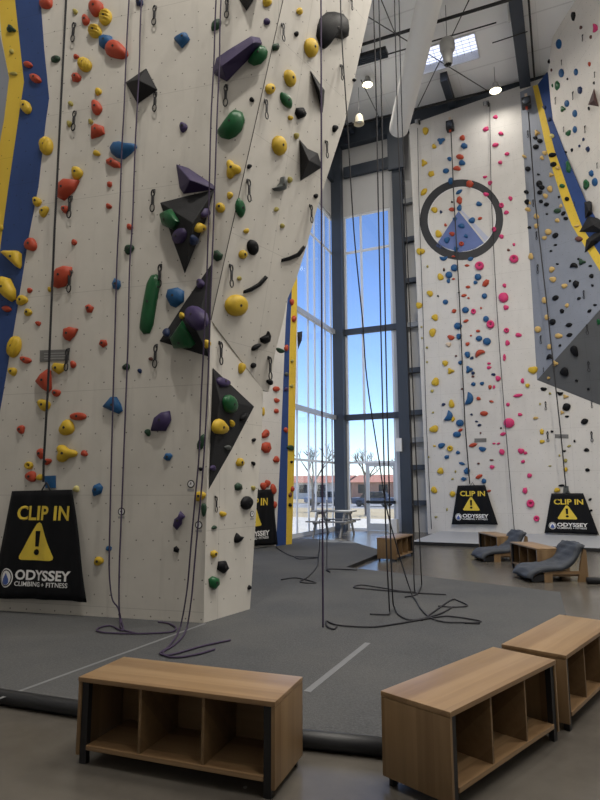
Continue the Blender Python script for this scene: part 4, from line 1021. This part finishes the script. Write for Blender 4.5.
rope(onA([(154, -200), (141.5, 0), (139.5, 60), (137, 110), (135, 150), (132.5, 220), (129.5, 270), (128, 340), (125, 420), (122, 500), (119.5, 560), (119, 600)], (.32, .22)) + onfl([(120, 622), (122, 629), (135, 633)]),
     .0085, ROPEP, 'purple rope of the first pair, the one farther from the banner')
rope(onA([(226, -200), (216, 0), (214, 60), (211, 120), (209, 200), (207, 270), (204, 340), (201, 400), (199, 455), (195, 500), (191, 545), (187, 590)], (.40, .30)) + onfl([(180.5, 627), (176.5, 636), (168, 647), (160, 653), (168, 655), (185, 651), (202, 646), (230.5, 640)]),
     .0085, ROPEP, 'outer purple rope of the second pair ending in the longer floor tail')
rope(onA([(231, -200), (221, 0), (219.5, 60), (217, 120), (215, 180), (212.5, 250), (210.5, 300), (208, 380), (204, 455), (200.5, 500), (198, 525), (194, 570), (191.5, 598)], (.40, .30)) + onfl([(187, 628), (183, 636), (174, 645), (163, 652), (168, 656.5), (181, 657), (200, 653.5), (215, 649)]),
     .0085, ROPEP, 'inner purple rope of the second pair ending in the shorter floor tail')
def hang(pts, y0, y1): return [at(x, y, y0 + (y1 - y0) * i / (len(pts) - 1)) for i, (x, y) in enumerate(pts)]
y6 = flo(323, 627, RZ).y
rope(hang([(321, -70), (321, 0), (321.3, 110), (321.7, 300), (322.3, 480), (323, 620)], y6, y6) + onfl([(323, 627)]), .010, ROPEP, 'single dark rope hanging straight before the window corner', group='ropes by the windows')
y7 = flo(413, 597, RZ).y
rope(hang([(339.5, -60), (340.5, 0), (342.5, 50), (347, 117), (354, 232), (362.5, 320), (367, 380), (380, 467), (387, 510), (402.5, 566)], 6.6, y7) + onfl([(413, 597), (421, 609), (431, 618), (445, 622), (462, 622.5), (480, 623.5)]), .0085, ROPEB, 'dark slanting rope that swings out past the dark wooden box', group='ropes by the windows')
y8 = flo(389.5, 614, RZ).y
rope(hang([(371, -60), (373.5, 5), (376.5, 110), (378, 190), (382, 380), (386, 535), (389, 600)], y8, y8) + onfl([(389.5, 612), (388, 614.5), (370, 614)]), .0085, ROPEB, 'first rope of the pair before the tall window, nearer the glass corner', group='ropes by the windows')
y8b = flo(398, 613, RZ).y
rope(hang([(377, -60), (379, 5), (381.8, 110), (383, 190), (386.5, 380), (390.5, 535), (392.5, 595)], y8b, y8b) + onfl([(394.5, 608), (399, 615), (413, 620), (439, 614), (452, 607)]), .0085, ROPEB, 'second rope of the pair before the tall window, trailing on the mat', group='ropes by the windows')
y9 = flo(414.5, 592, RZ).y
rope(hang([(393, -60), (394.5, 0), (397.5, 118), (402, 232), (409, 380), (412.5, 480), (414, 580)], y9, y9) + onfl([(414.6, 592), (400, 591), (383, 588), (361, 585), (353.5, 587.5), (368, 589), (409, 592.5), (446, 594.5)]), .0085, ROPEB, 'rope hanging by the steel column, ending in a long flat floor loop', group='ropes by the windows')
rope(hang([(397.5, -60), (399, 0), (402, 118), (406.5, 232), (412.5, 380), (417, 480), (421, 570)], y9, y9) + onfl([(421.5, 586), (417, 594), (405, 597)]), .0085, ROPEB, 'rope hanging by the steel column with a short hooked end', group='ropes by the windows')
rope(onfl([(337, 627), (333, 629), (327, 626), (326.7, 621), (337.5, 625), (370, 627), (395, 624), (413, 621), (440, 616.5), (452, 616.5), (470, 619), (481, 621.5), (465, 623)]), .0085, ROPEB, 'long loose rope lying across the mat nearest the benches', group='ropes lying on the mat')
rope(onfl([(422, 620), (439, 608), (452, 599.5), (459, 601), (467.5, 605.5), (455, 607), (438, 606)]), .0085, ROPEB, 'looped rope end on the mat beyond the long loose rope', group='ropes lying on the mat')
rope(hang([(319.5, 520), (320, 536)], 11.2, 11.0) + onfl([(319, 553), (317.5, 565), (309, 576), (300, 582), (316, 582.7), (296, 577.8), (281, 579.7)]), .0085, ROPEB, 'thin rope curling onto the mat below the picnic table', group='ropes by the windows')
rope(hang([(326.8, 500), (327, 540)], 10.9, 10.9) + onfl([(327, 568), (330, 572), (328, 569), (357, 570)]), .009, ROPEB, 'thin rope dropping beside the picnic table to a straight tail', group='ropes by the windows')
rope(onfl([(276, 547), (281, 550.5), (292, 556), (305, 557), (318, 557.5), (300, 559), (294, 556.5)]), .0085, ROPEB, 'dark rope lying along the foot of the blue stripe', group='ropes lying on the mat')
rope([hit(x, y, PE, .08) for x, y in ((417.6, 128), (419, 200), (423, 315), (426.7, 430), (431.5, 529))], .011, ROPEB, 'thin rope along the window edge of the white back wall', group='ropes on the back wall')
strap([hit(x, y, PE, .14) for x, y in ((451, 132), (454, 200), (459.5, 300), (465, 425), (469.8, 484))], .035, STRAP, 'first far belay strap, crossing the ring mural')
rope([hit(x, y, PE, .16) for x, y in ((489.8, 103), (491.5, 200), (497, 310), (505, 420), (514.5, 533))], .011, ROPEB, 'thin rope down the middle of the white back wall past the pink holds', group='ropes on the back wall')
ys = hit(560, 430, PE).y - .45
strap([at(x, y, ys) for x, y in ((528.5, 112), (535, 200), (547.5, 310), (555.5, 385), (560.5, 430), (566, 488))], .035, STRAP, 'second far belay strap, running down the pale grey panel')
# belay machines and rope anchors along the top of the back wall
def belay_machine(x, y, w, h, label, P=PE, off=.05):
    M = mat_at(P, hit(x, y, P, off)); k = 18.0 / F
    root = empty('belay_machine', M); tag(root, label, 'belay machine', 'belay machines')
    bm = bmesh.new(); box(bm, -w * k / 2, w * k / 2, -h * k * .45, h * k * .25, -.03, .22, bev=.03); from_bm('housing', bm, BLACKM, root, auto=40)
    bm = bmesh.new(); lathe(bm, [(w * k * .36, .215), (w * k * .36, .24), (w * k * .2, .26)], 18, Matrix.Translation((0, -h * k * .1, 0))); from_bm('cover', bm, STEEL, root, auto=40)
    bm = bmesh.new(); box(bm, -w * k * .14, w * k * .14, h * k * .25, h * k * .62, .0, .12); from_bm('hanger', bm, HM['beige'], root)
    bm = bmesh.new(); box(bm, -.03, .03, -h * k * .6, -h * k * .42, .06, .14); from_bm('nozzle', bm, HM['red'], root)
belay_machine(450.5, 126.5, 8, 14, 'dark belay machine at the top of the white wall above the ring mural')
belay_machine(526.5, 103.5, 9, 14, 'dark belay machine at the top of the pale grey panel', PE, .25)
for x, y, lab in ((417.5, 121.5, 'steel rope anchor at the window end of the back wall top'), (486, 103.5, 'steel rope anchor at the middle of the back wall top')):
    M = mat_at(PE, hit(x, y, PE, .01)); root = empty('rope_anchor', M); tag(root, lab, 'anchor', 'rope anchors')
    bm = bmesh.new(); box(bm, -.09, .09, -.06, .06, -.005, .05, bev=.01); from_bm('bracket', bm, GIRT, root)
    bm = bmesh.new(); lathe(bm, [(.07, -.03), (.05, 0), (.07, .03)], 16, Matrix.Translation((-.02, -.05, .10)) @ Matrix.Rotation(math.pi / 2, 4, 'Y')); from_bm('pulley', bm, ALU, root, auto=40)
    bm = bmesh.new(); box(bm, .05, .10, -.14, .0, .01, .06); from_bm('shackle', bm, BLACKM, root)

# ------------------------------------------------------------------ mats and floor markings
nr = [flo(x, y) for x, y in ((-260, 665), (0, 704), (75, 716), (304, 748), (388, 757))]
mat_px = [V((p.x, p.y, 0)) for p in nr] + [flo(x, y, MATZ) for x, y in ((566, 614), (560, 592), (346, 567), (385, 551.5), (352, 541.5), (300, 538))]
bm = bmesh.new()
pts = [V((p.x, p.y, 0)) for p in mat_px] + [RM @ V((.2, -5.5, 0)), RM @ V((.2, -15.5, 0))]
prism(bm, pts, V((0, 0, MATZ)))
bm.normal_update()
for f in bm.faces: f.material_index = 1 if abs(f.normal.z) < .5 else 0
mo = from_bm('floor_mat', bm, [CARPET, MATSIDE]); tag(mo, 'large grey carpeted landing mat with black edges under the near wall', 'mat')
def tape(px, w, label=None):
    a, b2 = flo(*px[0], MATZ), flo(*px[1], MATZ); d = (b2 - a).normalized(); n = V((-d.y, d.x, 0)) * w / 2
    bm = bmesh.new(); prism(bm, [a - n, b2 - n, b2 + n, a + n], V((0, 0, .0025))); from_bm('seam_tape', bm, TAPE, mo)
tape(((307, 692), (368, 643)), .055); tape(((-40, 713), (205, 623.6)), .03)
bm = bmesh.new(); a = flo(-260, 668); 
# black roll of folded edge along the near side of the mat
edge = [V((p.x, p.y, .05)) for p in nr]
tube(bm, edge, .05, 10); from_bm('edge_roll', bm, MATSIDE, mo, smooth=True)
# landing mat along the back wall
s0 = (RI @ flo(411, 545)).x
m2y = (RI @ pe).y
bm = bmesh.new(); box(bm, s0, 12, m2y - 3.55, m2y - .002, 0, .085)
bm.normal_update()
o = from_bm('landing_mat', bm, [MATGREY, MATSIDE], mw=RM)
for p in o.data.polygons: p.material_index = 1 if abs(p.normal.z) < .5 else 0
tag(o, 'long pale grey landing mat along the foot of the back wall', 'mat')
q = flo(586, 584); bm = bmesh.new(); tube(bm, [V((0, 0, .05)), V((.5, -.05, .05)), V((1.3, -.28, .05))], .05, 10)
o = from_bm('mat_roll', bm, MATSIDE, mw=Matrix.Translation(q + V((.02, 0, 0))), smooth=True); tag(o, 'black mat edge roll on the floor past the back of the nearer lounger', 'mat')

# ------------------------------------------------------------------ wooden cubby benches
def bench(x, y, yaw, label, Ld=1.18, W=.41, Hh=.449, z0=0):
    M = Matrix.Translation((x, y, z0)) @ Matrix.Rotation(yaw, 4, 'Z')
    r = empty('cubby_bench', M); tag(r, label, 'bench', 'wooden cubby benches')
    T = .022
    boxo('top', (0, Ld, 0, W, Hh - .026, Hh), WOODT, r, bev=.004)
    for x0 in (.0, Ld - T): boxo('side_panel', (x0 + .001, x0 + T - .001, .004, W - .002, .045, Hh - .027), WOODV, r, bev=.002)
    boxo('back_panel', (T, Ld - T, W - T, W - .004, .06, Hh - .027), WOODD, r)
    boxo('bottom_shelf', (T + .043, Ld - T - .043, .006, W - T, .075, .10), WOODT, r, bev=.003)
    for k in (1, 2):
        xm = T + (Ld - 2 * T) * k / 3; boxo('divider', (xm - .008, xm + .008, .012, W - T, .10, Hh - .027), WOODD, r)
    for x0 in (T, Ld - T - .042):
        for y0, y1 in ((.010, .045), (W - .05, W - .026)):
            bm = bmesh.new(); box(bm, x0, x0 + .042, y0 + .002, y1, .0, Hh - .027 if y0 < .1 else .075); from_bm('leg', bm, BLACKM, r)
    return r
bench(-1.240, 3.455, -.344, 'wooden cubby bench with three open bays at the near edge of the mat')
bench(.694, 2.918, .769, 'nearest wooden cubby bench, seen from its plain end, bays facing away from the wall')
bench(1.641, 3.827, .855, 'wooden cubby bench cut off by the picture edge behind the nearest one')
c0 = flo(397, 562); c1 = flo(414, 555.5); yw = math.atan2(c1.y - c0.y, c1.x - c0.x)
bench(c0.x, c0.y, yw, 'small-looking wooden cubby bench standing end-on at the mat edge before the glass door')
pn_, pf_ = flo(536.3, 548.6, .449), flo(512.5, 542.5, .449); dv = (pn_ - pf_).normalized(); og = pn_ - dv * 1.18; yw = math.atan2(dv.y, dv.x)
bench(og.x, og.y, yw, 'wooden cubby bench tucked behind the nearer slate lounger')
og = flo(478, 532.4, .449) + V((.05, .16, 0))
bench(og.x, og.y, yw, 'wooden cubby bench against the back mat behind the farther slate lounger')

# ------------------------------------------------------------------ wooden loungers with slate quilts
def lounger(p, yaw, label, cushion=True):
    M = Matrix.Translation(p) @ Matrix.Rotation(yaw, 4, 'Z')
    r = empty('lounger', M); tag(r, label, 'lounger', 'wooden loungers'); w = .62
    prof = [(-.03, .07), (.02, .16), (.15, .215), (.35, .235), (.52, .255), (.64, .315), (.73, .43), (.79, .535), (.84, .58), (.90, .55)]
    P = smooth_path([V((a, 0, b2)) for a, b2 in prof], 4)
    n = len(P); bm = bmesh.new(); rows = []
    ny = 8
    for side in (1, 0):
        rr = []
        for i, p_ in enumerate(P):
            t = (P[min(i + 1, n - 1)] - P[max(i - 1, 0)]).normalized(); nn = V((-t.z, 0, t.x))
            puff = .018 * abs(math.sin(i * math.pi / 3.2))
            row = []
            for j in range(ny + 1):
                v = j / ny; edge = min(1, 4 * min(v, 1 - v))
                q = p_ + nn * ((.0 + puff * edge + .012 * math.sin(v * 9 + i * .7)) if side else -.07)
                row.append(bm.verts.new((q.x, v * w, q.z)))
            rr.append(row)
        rows.append(rr)
    for i in range(n - 1):
        for j in range(ny):
            bm.faces.new((rows[0][i][j], rows[0][i + 1][j], rows[0][i + 1][j + 1], rows[0][i][j + 1]))
            bm.faces.new((rows[1][i][j], rows[1][i][j + 1], rows[1][i + 1][j + 1], rows[1][i + 1][j]))
        for j in (0, ny): bm.faces.new((rows[0][i][j], rows[0][i + 1][j], rows[1][i + 1][j], rows[1][i][j]))
    for i in (0, n - 1):
        for j in range(ny): bm.faces.new((rows[0][i][j], rows[0][i][j + 1], rows[1][i][j + 1], rows[1][i][j]))
    from_bm('quilt', bm, QUILT, r, smooth=True)
    for y0 in (.015, w - .045):
        bm = bmesh.new(); box(bm, .23, .36, y0, y0 + .03, 0, .165); from_bm('front_leg', bm, WOODV, r)
        bm = bmesh.new(); box(bm, .23, .80, y0 + .001, y0 + .029, .12, .165); from_bm('side_rail', bm, WOODT, r)
        bm = bmesh.new(); prism(bm, [V((a, y0, b2)) for a, b2 in ((.76, 0), (.93, 0), (.92, .48), (.875, .50), (.83, .34))], V((0, .03, 0))); from_bm('back_leg', bm, WOODV, r)
        bm = bmesh.new(); prism(bm, [V((a, y0 + .002, b2)) for a, b2 in ((.04, .02), (.10, .0), (.23, .03), (.23, .12), (.14, .12), (.05, .07))], V((0, .026, 0))); from_bm('foot_board', bm, BLACKM, r)
    bm = bmesh.new(); box(bm, .10, .84, .05, w - .05, .085, .112); from_bm('seat_board', bm, WOODT, r)
    return r
for (xa, ya), lab in (((530.5, 583), 'wooden lounger draped with a slate quilt, nearer of the pair, at the concrete strip'), ((483, 562.5), 'wooden lounger draped with a slate quilt, farther of the pair, before the banner')):
    lounger(flo(xa, ya), .05, lab)

# ------------------------------------------------------------------ picnic table by the glass
pt = flo(334, 535.5); M = Matrix.Translation(V((pt.x, pt.y, 0))) @ Matrix.Rotation(-TH + .05, 4, 'Z')
r = empty('picnic_table', M); tag(r, 'weathered grey picnic table standing by the glass corner', 'picnic table')
hl = .62
for k in range(4): boxo('table_board', (-hl, hl, -.36 + k * .182, -.36 + k * .182 + .174, .70, .74), WEATHER, r)
for yy_ in (-.72, .60):
    for k in range(2): boxo('seat_board', (-hl, hl, yy_ + k * .125 - .06, yy_ + k * .125 + .055, .42, .455), WEATHER, r)
for xx in (-.42, .42):
    for sg in (-1, 1):
        bm = bmesh.new(); prism(bm, [V((xx - .02, sg * a, b2)) for a, b2 in ((.64, 0), (.74, 0), (.30, .70), (.20, .70))], V((.04, 0, 0))); from_bm('leg', bm, WEATHER, r)
    boxo('cross_beam', (xx + .02, xx + .06, -.76, .72, .36, .42), WEATHER, r)
    boxo('top_brace', (xx + .021, xx + .059, -.34, .34, .63, .70), WEATHER, r)

# ------------------------------------------------------------------ under the ceiling
# fabric duct
db_ = at(398.7, 129.5, 17.6); da = at(429.5, 0, 12.9); da = da + (da - db_) * .5
d = (db_ - da); ln = d.length; x = d.normalized(); y = ZZ.cross(x).normalized(); z = x.cross(y)
M = Matrix((y, z, x)).transposed().to_4x4(); M.translation = da
bm = bmesh.new(); R = .315
lathe(bm, [(R, 0)] + [(R * (1 + .012 * (k % 2)), ln * k / 40) for k in range(1, 40)] + [(R * .97, ln), (R * .85, ln + .05), (R * .5, ln + .10), (.02, ln + .11)], 28)
o = from_bm('fabric_duct', bm, DUCTM, mw=M, smooth=True); tag(o, 'long white round fabric air duct running under the ceiling', 'air duct')
def rod(name, p0, p1, z, r, label, cat, a=0, b2=0, group=None, z1=None, mat=BLACKM):
    p, q = flo(*p0, z), flo(*p1, z1 or z); p, q = ext(p, q, a, b2)
    bm = bmesh.new(); tube(bm, [V(), q - p], r, 8)
    o = from_bm(name, bm, mat, mw=Matrix.Translation(p), smooth=True); tag(o, label, cat, group); return o
rod('sprinkler_pipe', (364, 44), (500, 2.5), CEIL - .55, .045, 'black sprinkler pipe under the ceiling passing behind the fabric duct near the picture top', 'pipe', .6, .5, 'sprinkler pipes')
rod('sprinkler_pipe', (347.5, 126), (489.5, 91), CEIL - .45, .045, 'black sprinkler pipe under the ceiling just above the back wall', 'pipe', .1, .0, 'sprinkler pipes')
rod('conduit', (387, 54.5), (500, 21.5), CEIL - .25, .02, 'thin dark conduit along the skylight edge', 'conduit', .0, -.03)
rod('brace_rod', (362, 13), (489.5, 92), CEIL - .3, .014, 'thin steel brace rod running from the prow towards the back wall lamp', 'rod', .2, 0, 'roof brace rods')
rod('brace_rod', (469, 0), (413, 117), CEIL - .31, .014, 'thin steel brace rod crossing under the skylight and pear fan', 'rod', .3, 0, 'roof brace rods')
rod('brace_rod', (380.5, -2), (394.5, 32), CEIL - .3, .014, 'short steel brace rod above the strip heater', 'rod', .3, 0, 'roof brace rods')
rod('brace_rod', (361, 80), (379, 117), CEIL - .3, .014, 'thin steel brace rod beside the lit ceiling lamp nearest the prow', 'rod', 0, .0, 'roof brace rods')
# strip heater
p, q = flo(358, 61.5, CEIL - .5), flo(387, 53, CEIL - .5); d = (q - p); x = d.normalized(); y = ZZ.cross(x); M = Matrix((x, y, ZZ)).transposed().to_4x4(); M.translation = p
r = empty('strip_heater', M); tag(r, 'black ribbed strip heater slung under the ceiling beside the prow', 'heater')
l = d.length
boxo('housing', (-.4, l, -.15, .15, .02, .12), BLACKM, r)
for k in range(4): boxo('fin', (-.4, l, -.14 + k * .078, -.10 + k * .078, -.05, .02), STEEL, r)
for k in (.1, l - .2): boxo('hanger_rod', (k, k + .02, -.01, .01, .14, .5), BLACKM, r)
# destratification fan
p = at(447.5, 52, 14.2); r = empty('ceiling_fan', p); tag(r, 'grey pear-shaped air fan hanging before the skylight', 'fan')
k = 14.2 / F
bm = bmesh.new(); lathe(bm, [(7.2 * k, 14 * k), (8.2 * k, 11 * k), (8.2 * k, 3 * k), (7.4 * k, 1 * k), (6.0 * k, -.5 * k)], 28); from_bm('fan_housing', bm, GREYMETAL, r, auto=50)
bm = bmesh.new(); lathe(bm, [(6.0 * k, -.5 * k), (5.2 * k, -8 * k), (4.6 * k, -15 * k), (4.0 * k, -15.5 * k), (3.6 * k, -13 * k)], 28); from_bm('nozzle', bm, GREYMETAL, r, auto=50)
bm = bmesh.new()
for a in range(6):
    aa = a * math.pi / 3; box(bm, -.006, .006, -.004, 3.9 * k, -15.2 * k, -14 * k, Matrix.Rotation(aa, 4, 'Z'))
from_bm('outlet_vane', bm, BLACKM, r)
bm = bmesh.new(); tube(bm, [V((0, 0, 14 * k)), V((0, 0, CEIL - p.z - .005))], .008, 6); from_bm('hanger_wire', bm, BLACKM, r)
# lamps
def lamp(p, rad, label, wire_to=CEIL, bell=False, power=0, group='ceiling lamps', size=None):
    r = empty('ceiling_lamp', p); tag(r, label, 'lamp', group)
    bm = bmesh.new()
    if bell: lathe(bm, [(rad * .45, rad * 1.9), (rad * .7, rad * 1.6), (rad * 1.0, 0), (rad * .93, 0), (rad * .62, rad * 1.5), (rad * .3, rad * 1.6)], 24)
    else: lathe(bm, [(.08, .26), (.12, .12), (rad * .9, .07), (rad * 1.06, .0), (rad * .98, .0), (rad * .9, .05), (.1, .06)], 28)
    from_bm('shade', bm, CREAM if bell else GREYMETAL, r, auto=45)
    bm = bmesh.new(); lathe(bm, [(rad * (.5 if bell else .93), rad * .5 if bell else .012), (rad * (.5 if bell else .93), rad * .6 if bell else .03)], 24)
    from_bm('diffuser', bm, WHITEENAMEL if bell else LAMPON, r)
    bm = bmesh.new(); tube(bm, [V((0, 0, rad * 1.8 if bell else .25)), V((0, 0, wire_to - p.z - .01))], .008, 6); from_bm('hanging_cord', bm, BLACKM, r)
    if power:
        ld = D.lights.new('lamp_light', 'AREA'); ld.shape = 'DISK'; ld.size = size or rad * 1.8; ld.energy = power; ld.color = (1, .94, .85)
        lo = D.objects.new('lamp_light', ld); COL.objects.link(lo); lo.parent = r; lo.location = (0, 0, -.02)
    return r
lamp(at(367.5, 85, 17.0), .17, 'lit round ceiling lamp hanging between prow and fabric duct', power=LP_VIS)
lamp(hit(495.5, 91, PE, .9), .18, 'lit round ceiling lamp glowing at the top of the back wall', power=LP_VIS)
lamp(at(359, 124, 17.5), .17, 'unlit cream bell lamp hanging near the eave by the prow', bell=True)
for i, (a, b2, pw) in enumerate(FILL_LAMPS):
    lamp(RM @ V((a, b2, CEIL - .9)), .34, 'added high-bay lamp lighting the gym from outside the picture, %s row' % ('first', 'second', 'third')[i // 3], power=pw, group='added high-bay lamps overhead')
# conduit drop to the lamp by the back wall, and a white tube lamp
p = flo(492.3, 43, CEIL - .3); q = flo(527.5, 31.5, CEIL - .3)
r_ = rod('conduit', (492.3, 43), (527.5, 31.5), CEIL - .42, .015, 'dark conduit branching over to the big roof beam', 'conduit', 0, 0)
rod('conduit', (529.5, 12), (534.5, 79), CEIL - .42, .028, 'dark conduit running beside the big roof beam', 'conduit', .4, 0)
p = flo(509.3, 22, CEIL - .55); bm = bmesh.new(); tube(bm, [V((0, 0, 0)), V((0, 0, .52))], .035, 10); o = from_bm('vent_pipe', bm, WHITEENAMEL, mw=Matrix.Translation(p)); tag(o, 'short white pipe dropping from the ceiling beside the roof beam', 'pipe')
# boxes on the column and by the door
M = RM.copy(); q = RI @ hit(401.5, 449, PW)
o = rbox('electrical_box', q.x - .10, q.x + .10, -.36, -.285, zat(401, 455) + .1, zat(401, 442) + .1, WHITEENAMEL, None); tag(o, 'small white electrical box on the steel column', 'electrical box')
q = RI @ hit(397, 523, PW)
o = rbox('floor_cabinet', q.x - .12, q.x + .14, -.55, -.30, 0, .42, WHITEENAMEL, None); tag(o, 'white floor cabinet at the foot of the steel column beside the door', 'cabinet')
# ------------------------------------------------------------------ outside
def rb2(name, x0, x1, y0, y1, z0, z1, mat, **k): return rbox(name, x0, x1, y0, y1, z0, z1, mat, **k)
PAVE = plain('sunlit paving', (.46, .43, .39), .8, 0, .1, .6)
DRYG = plain('dry grass', (.36, .29, .18), .9, 0, .25, .5)
ASPH = plain('street asphalt', (.22, .22, .23), .8, 0, .1, .4)
rb2('outside_path', -40, 40, .25, 7, -.3, -.02, PAVE)
rb2('outside_lawn', -70, 70, 7, 26, -.9, -.35, DRYG)
rb2('outside_street', -90, 90, 26, 44, -1.2, -.6, ASPH)
rb2('outside_field', -200, 200, 44, 260, -1.3, -.55, DRYG)
rb2('outside_path.001', -60, -.25, -40, .25, -.3, -.02, PAVE)
def house(x, y, w, d, h, rh, wall, roof, label):
    r = empty('house', RM @ Matrix.Translation((x, y, -.55))); tag(r, label, 'house', 'houses across the street')
    boxo('wall', (0, w, 0, d, 0, h), wall, r)
    bm = bmesh.new(); prism(bm, [V((-.4, -.4, h)), V((-.4, d + .4, h)), V((-.4, d / 2, h + rh))], V((w + .8, 0, 0))); from_bm('roof', bm, roof, r)
    for k in range(int(w // 3)):
        boxo('window', (1 + k * 3, 2.3 + k * 3, -.05, .02, .9, 2.1), BLACKM, r)
HRED = plain('terracotta roof', (.33, .12, .08), .8); HW = plain('pale render', (.62, .57, .50), .8); HB = plain('brick wall', (.36, .20, .14), .8)
house(-34, 62, 11, 9, 2.4, 1.1, HW, HRED, 'pale house with a reddish roof across the street, seen in the side glazing')
house(-21, 60, 8, 9, 2.4, 1.1, HB, HRED, 'low brick house with a reddish roof, seen through the tall window')
house(-11.5, 64, 9, 9, 2.4, 1.1, HW, HRED, 'pale house with a reddish roof, seen through the glass door')
def car(x, y, mat, label):
    r = empty('car', RM @ Matrix.Translation((x, y, -.58))); tag(r, label, 'car', 'parked cars')
    bm = bmesh.new(); box(bm, 0, 4.3, 0, 1.75, .28, .85, bev=.15); from_bm('body', bm, mat, r, auto=40)
    bm = bmesh.new(); prism(bm, [V((.9, .1, .85)), V((3.6, .1, .85)), V((3.1, .1, 1.42)), V((1.4, .1, 1.42))], V((0, 1.55, 0))); from_bm('cabin', bm, BLACKM, r)
    for xx in (.85, 3.4):
        for yy_ in (-.02, 1.6):
            bm = bmesh.new(); lathe(bm, [(.32, 0), (.32, .18)], 16, Matrix.Translation((xx, yy_ + .18, .32)) @ Matrix.Rotation(math.pi / 2, 4, 'X')); from_bm('wheel', bm, BLACKM, r)
car(-12.5, 36, plain('dark car paint', (.05, .06, .09), .3), 'dark parked car on the street beyond the tall window')
car(-9, 38.5, plain('white car paint', (.6, .6, .62), .3), 'white parked car on the street beyond the glass door')
car(-18, 37, plain('silver car paint', (.3, .3, .32), .3), 'silver parked car on the street beyond the side glazing')
BARK = plain('grey bark', (.17, .14, .12), .9)
def tree(x, y, h, seed, label):
    rnd = random.Random(seed); bm = bmesh.new()
    def grow(p, d, l, r, lev):
        q = p + d * l; tube(bm, [p, p.lerp(q, .5) + V((rnd.uniform(-.05, .05) * l, rnd.uniform(-.05, .05) * l, 0)), q], [r, r * .85, r * .65], 5)
        if lev == 0: return
        for k in range(3):
            nd = (d + V((rnd.uniform(-.75, .75), rnd.uniform(-.75, .75), rnd.uniform(-.1, .5)))).normalized()
            grow(q, nd, l * rnd.uniform(.6, .8), r * .6, lev - 1)
    grow(V(), V((0, 0, 1)), h * .3, h * .022, 4)
    o = from_bm('bare_tree', bm, BARK, mw=RM @ Matrix.Translation((x, y, -.5))); tag(o, label, 'tree', 'bare trees outside')
tree(-4.6, 17, 5.5, 3, 'bare branching tree seen low in the tall window'); tree(-9.6, 20, 6, 5, 'bare branching tree seen in the side glazing'); tree(-11.8, 52, 7, 8, 'bare tree across the street behind the glass door')
# ------------------------------------------------------------------ daylight
w = D.worlds.new('sky'); SC.world = w; w.use_nodes = True; nt = w.node_tree
bg = nt.nodes['Background']; st = nt.nodes.new('ShaderNodeTexSky'); st.sky_type = 'NISHITA'; st.sun_disc = False
st.sun_elevation = math.radians(52); st.sun_rotation = math.radians(SUNROT); st.air_density = 1.0; st.dust_density = .15; st.ozone_density = 2.5
mu = nt.nodes.new('ShaderNodeMix'); mu.data_type = 'RGBA'; mu.blend_type = 'MULTIPLY'; mu.inputs[0].default_value = 1; mu.inputs[7].default_value = (.86, .90, 1.12, 1)
nt.links.new(st.outputs[0], mu.inputs[6]); nt.links.new(mu.outputs[2], bg.inputs[0]); bg.inputs[1].default_value = SKY
sd = D.lights.new('sun', 'SUN'); so = D.objects.new('sun', sd); COL.objects.link(so); sd.energy = SUN; sd.angle = .009; sd.color = (1, .95, .88)
sdir = (-E1 * SUNX + E2 * SUNY + ZZ * SUNZ).normalized()      # towards the sun
so.rotation_euler = sdir.to_track_quat('Z', 'Y').to_euler()
vs = SC.view_settings; vs.view_transform = 'Standard'; vs.look = 'None'; vs.gamma = 1; vs.use_curve_mapping = False; vs.exposure = EXPO
SC.cycles.use_denoising = True
SC.cycles.max_bounces = 8; SC.cycles.diffuse_bounces = 5; SC.cycles.transparent_max_bounces = 16; SC.cycles.sample_clamp_indirect = 6
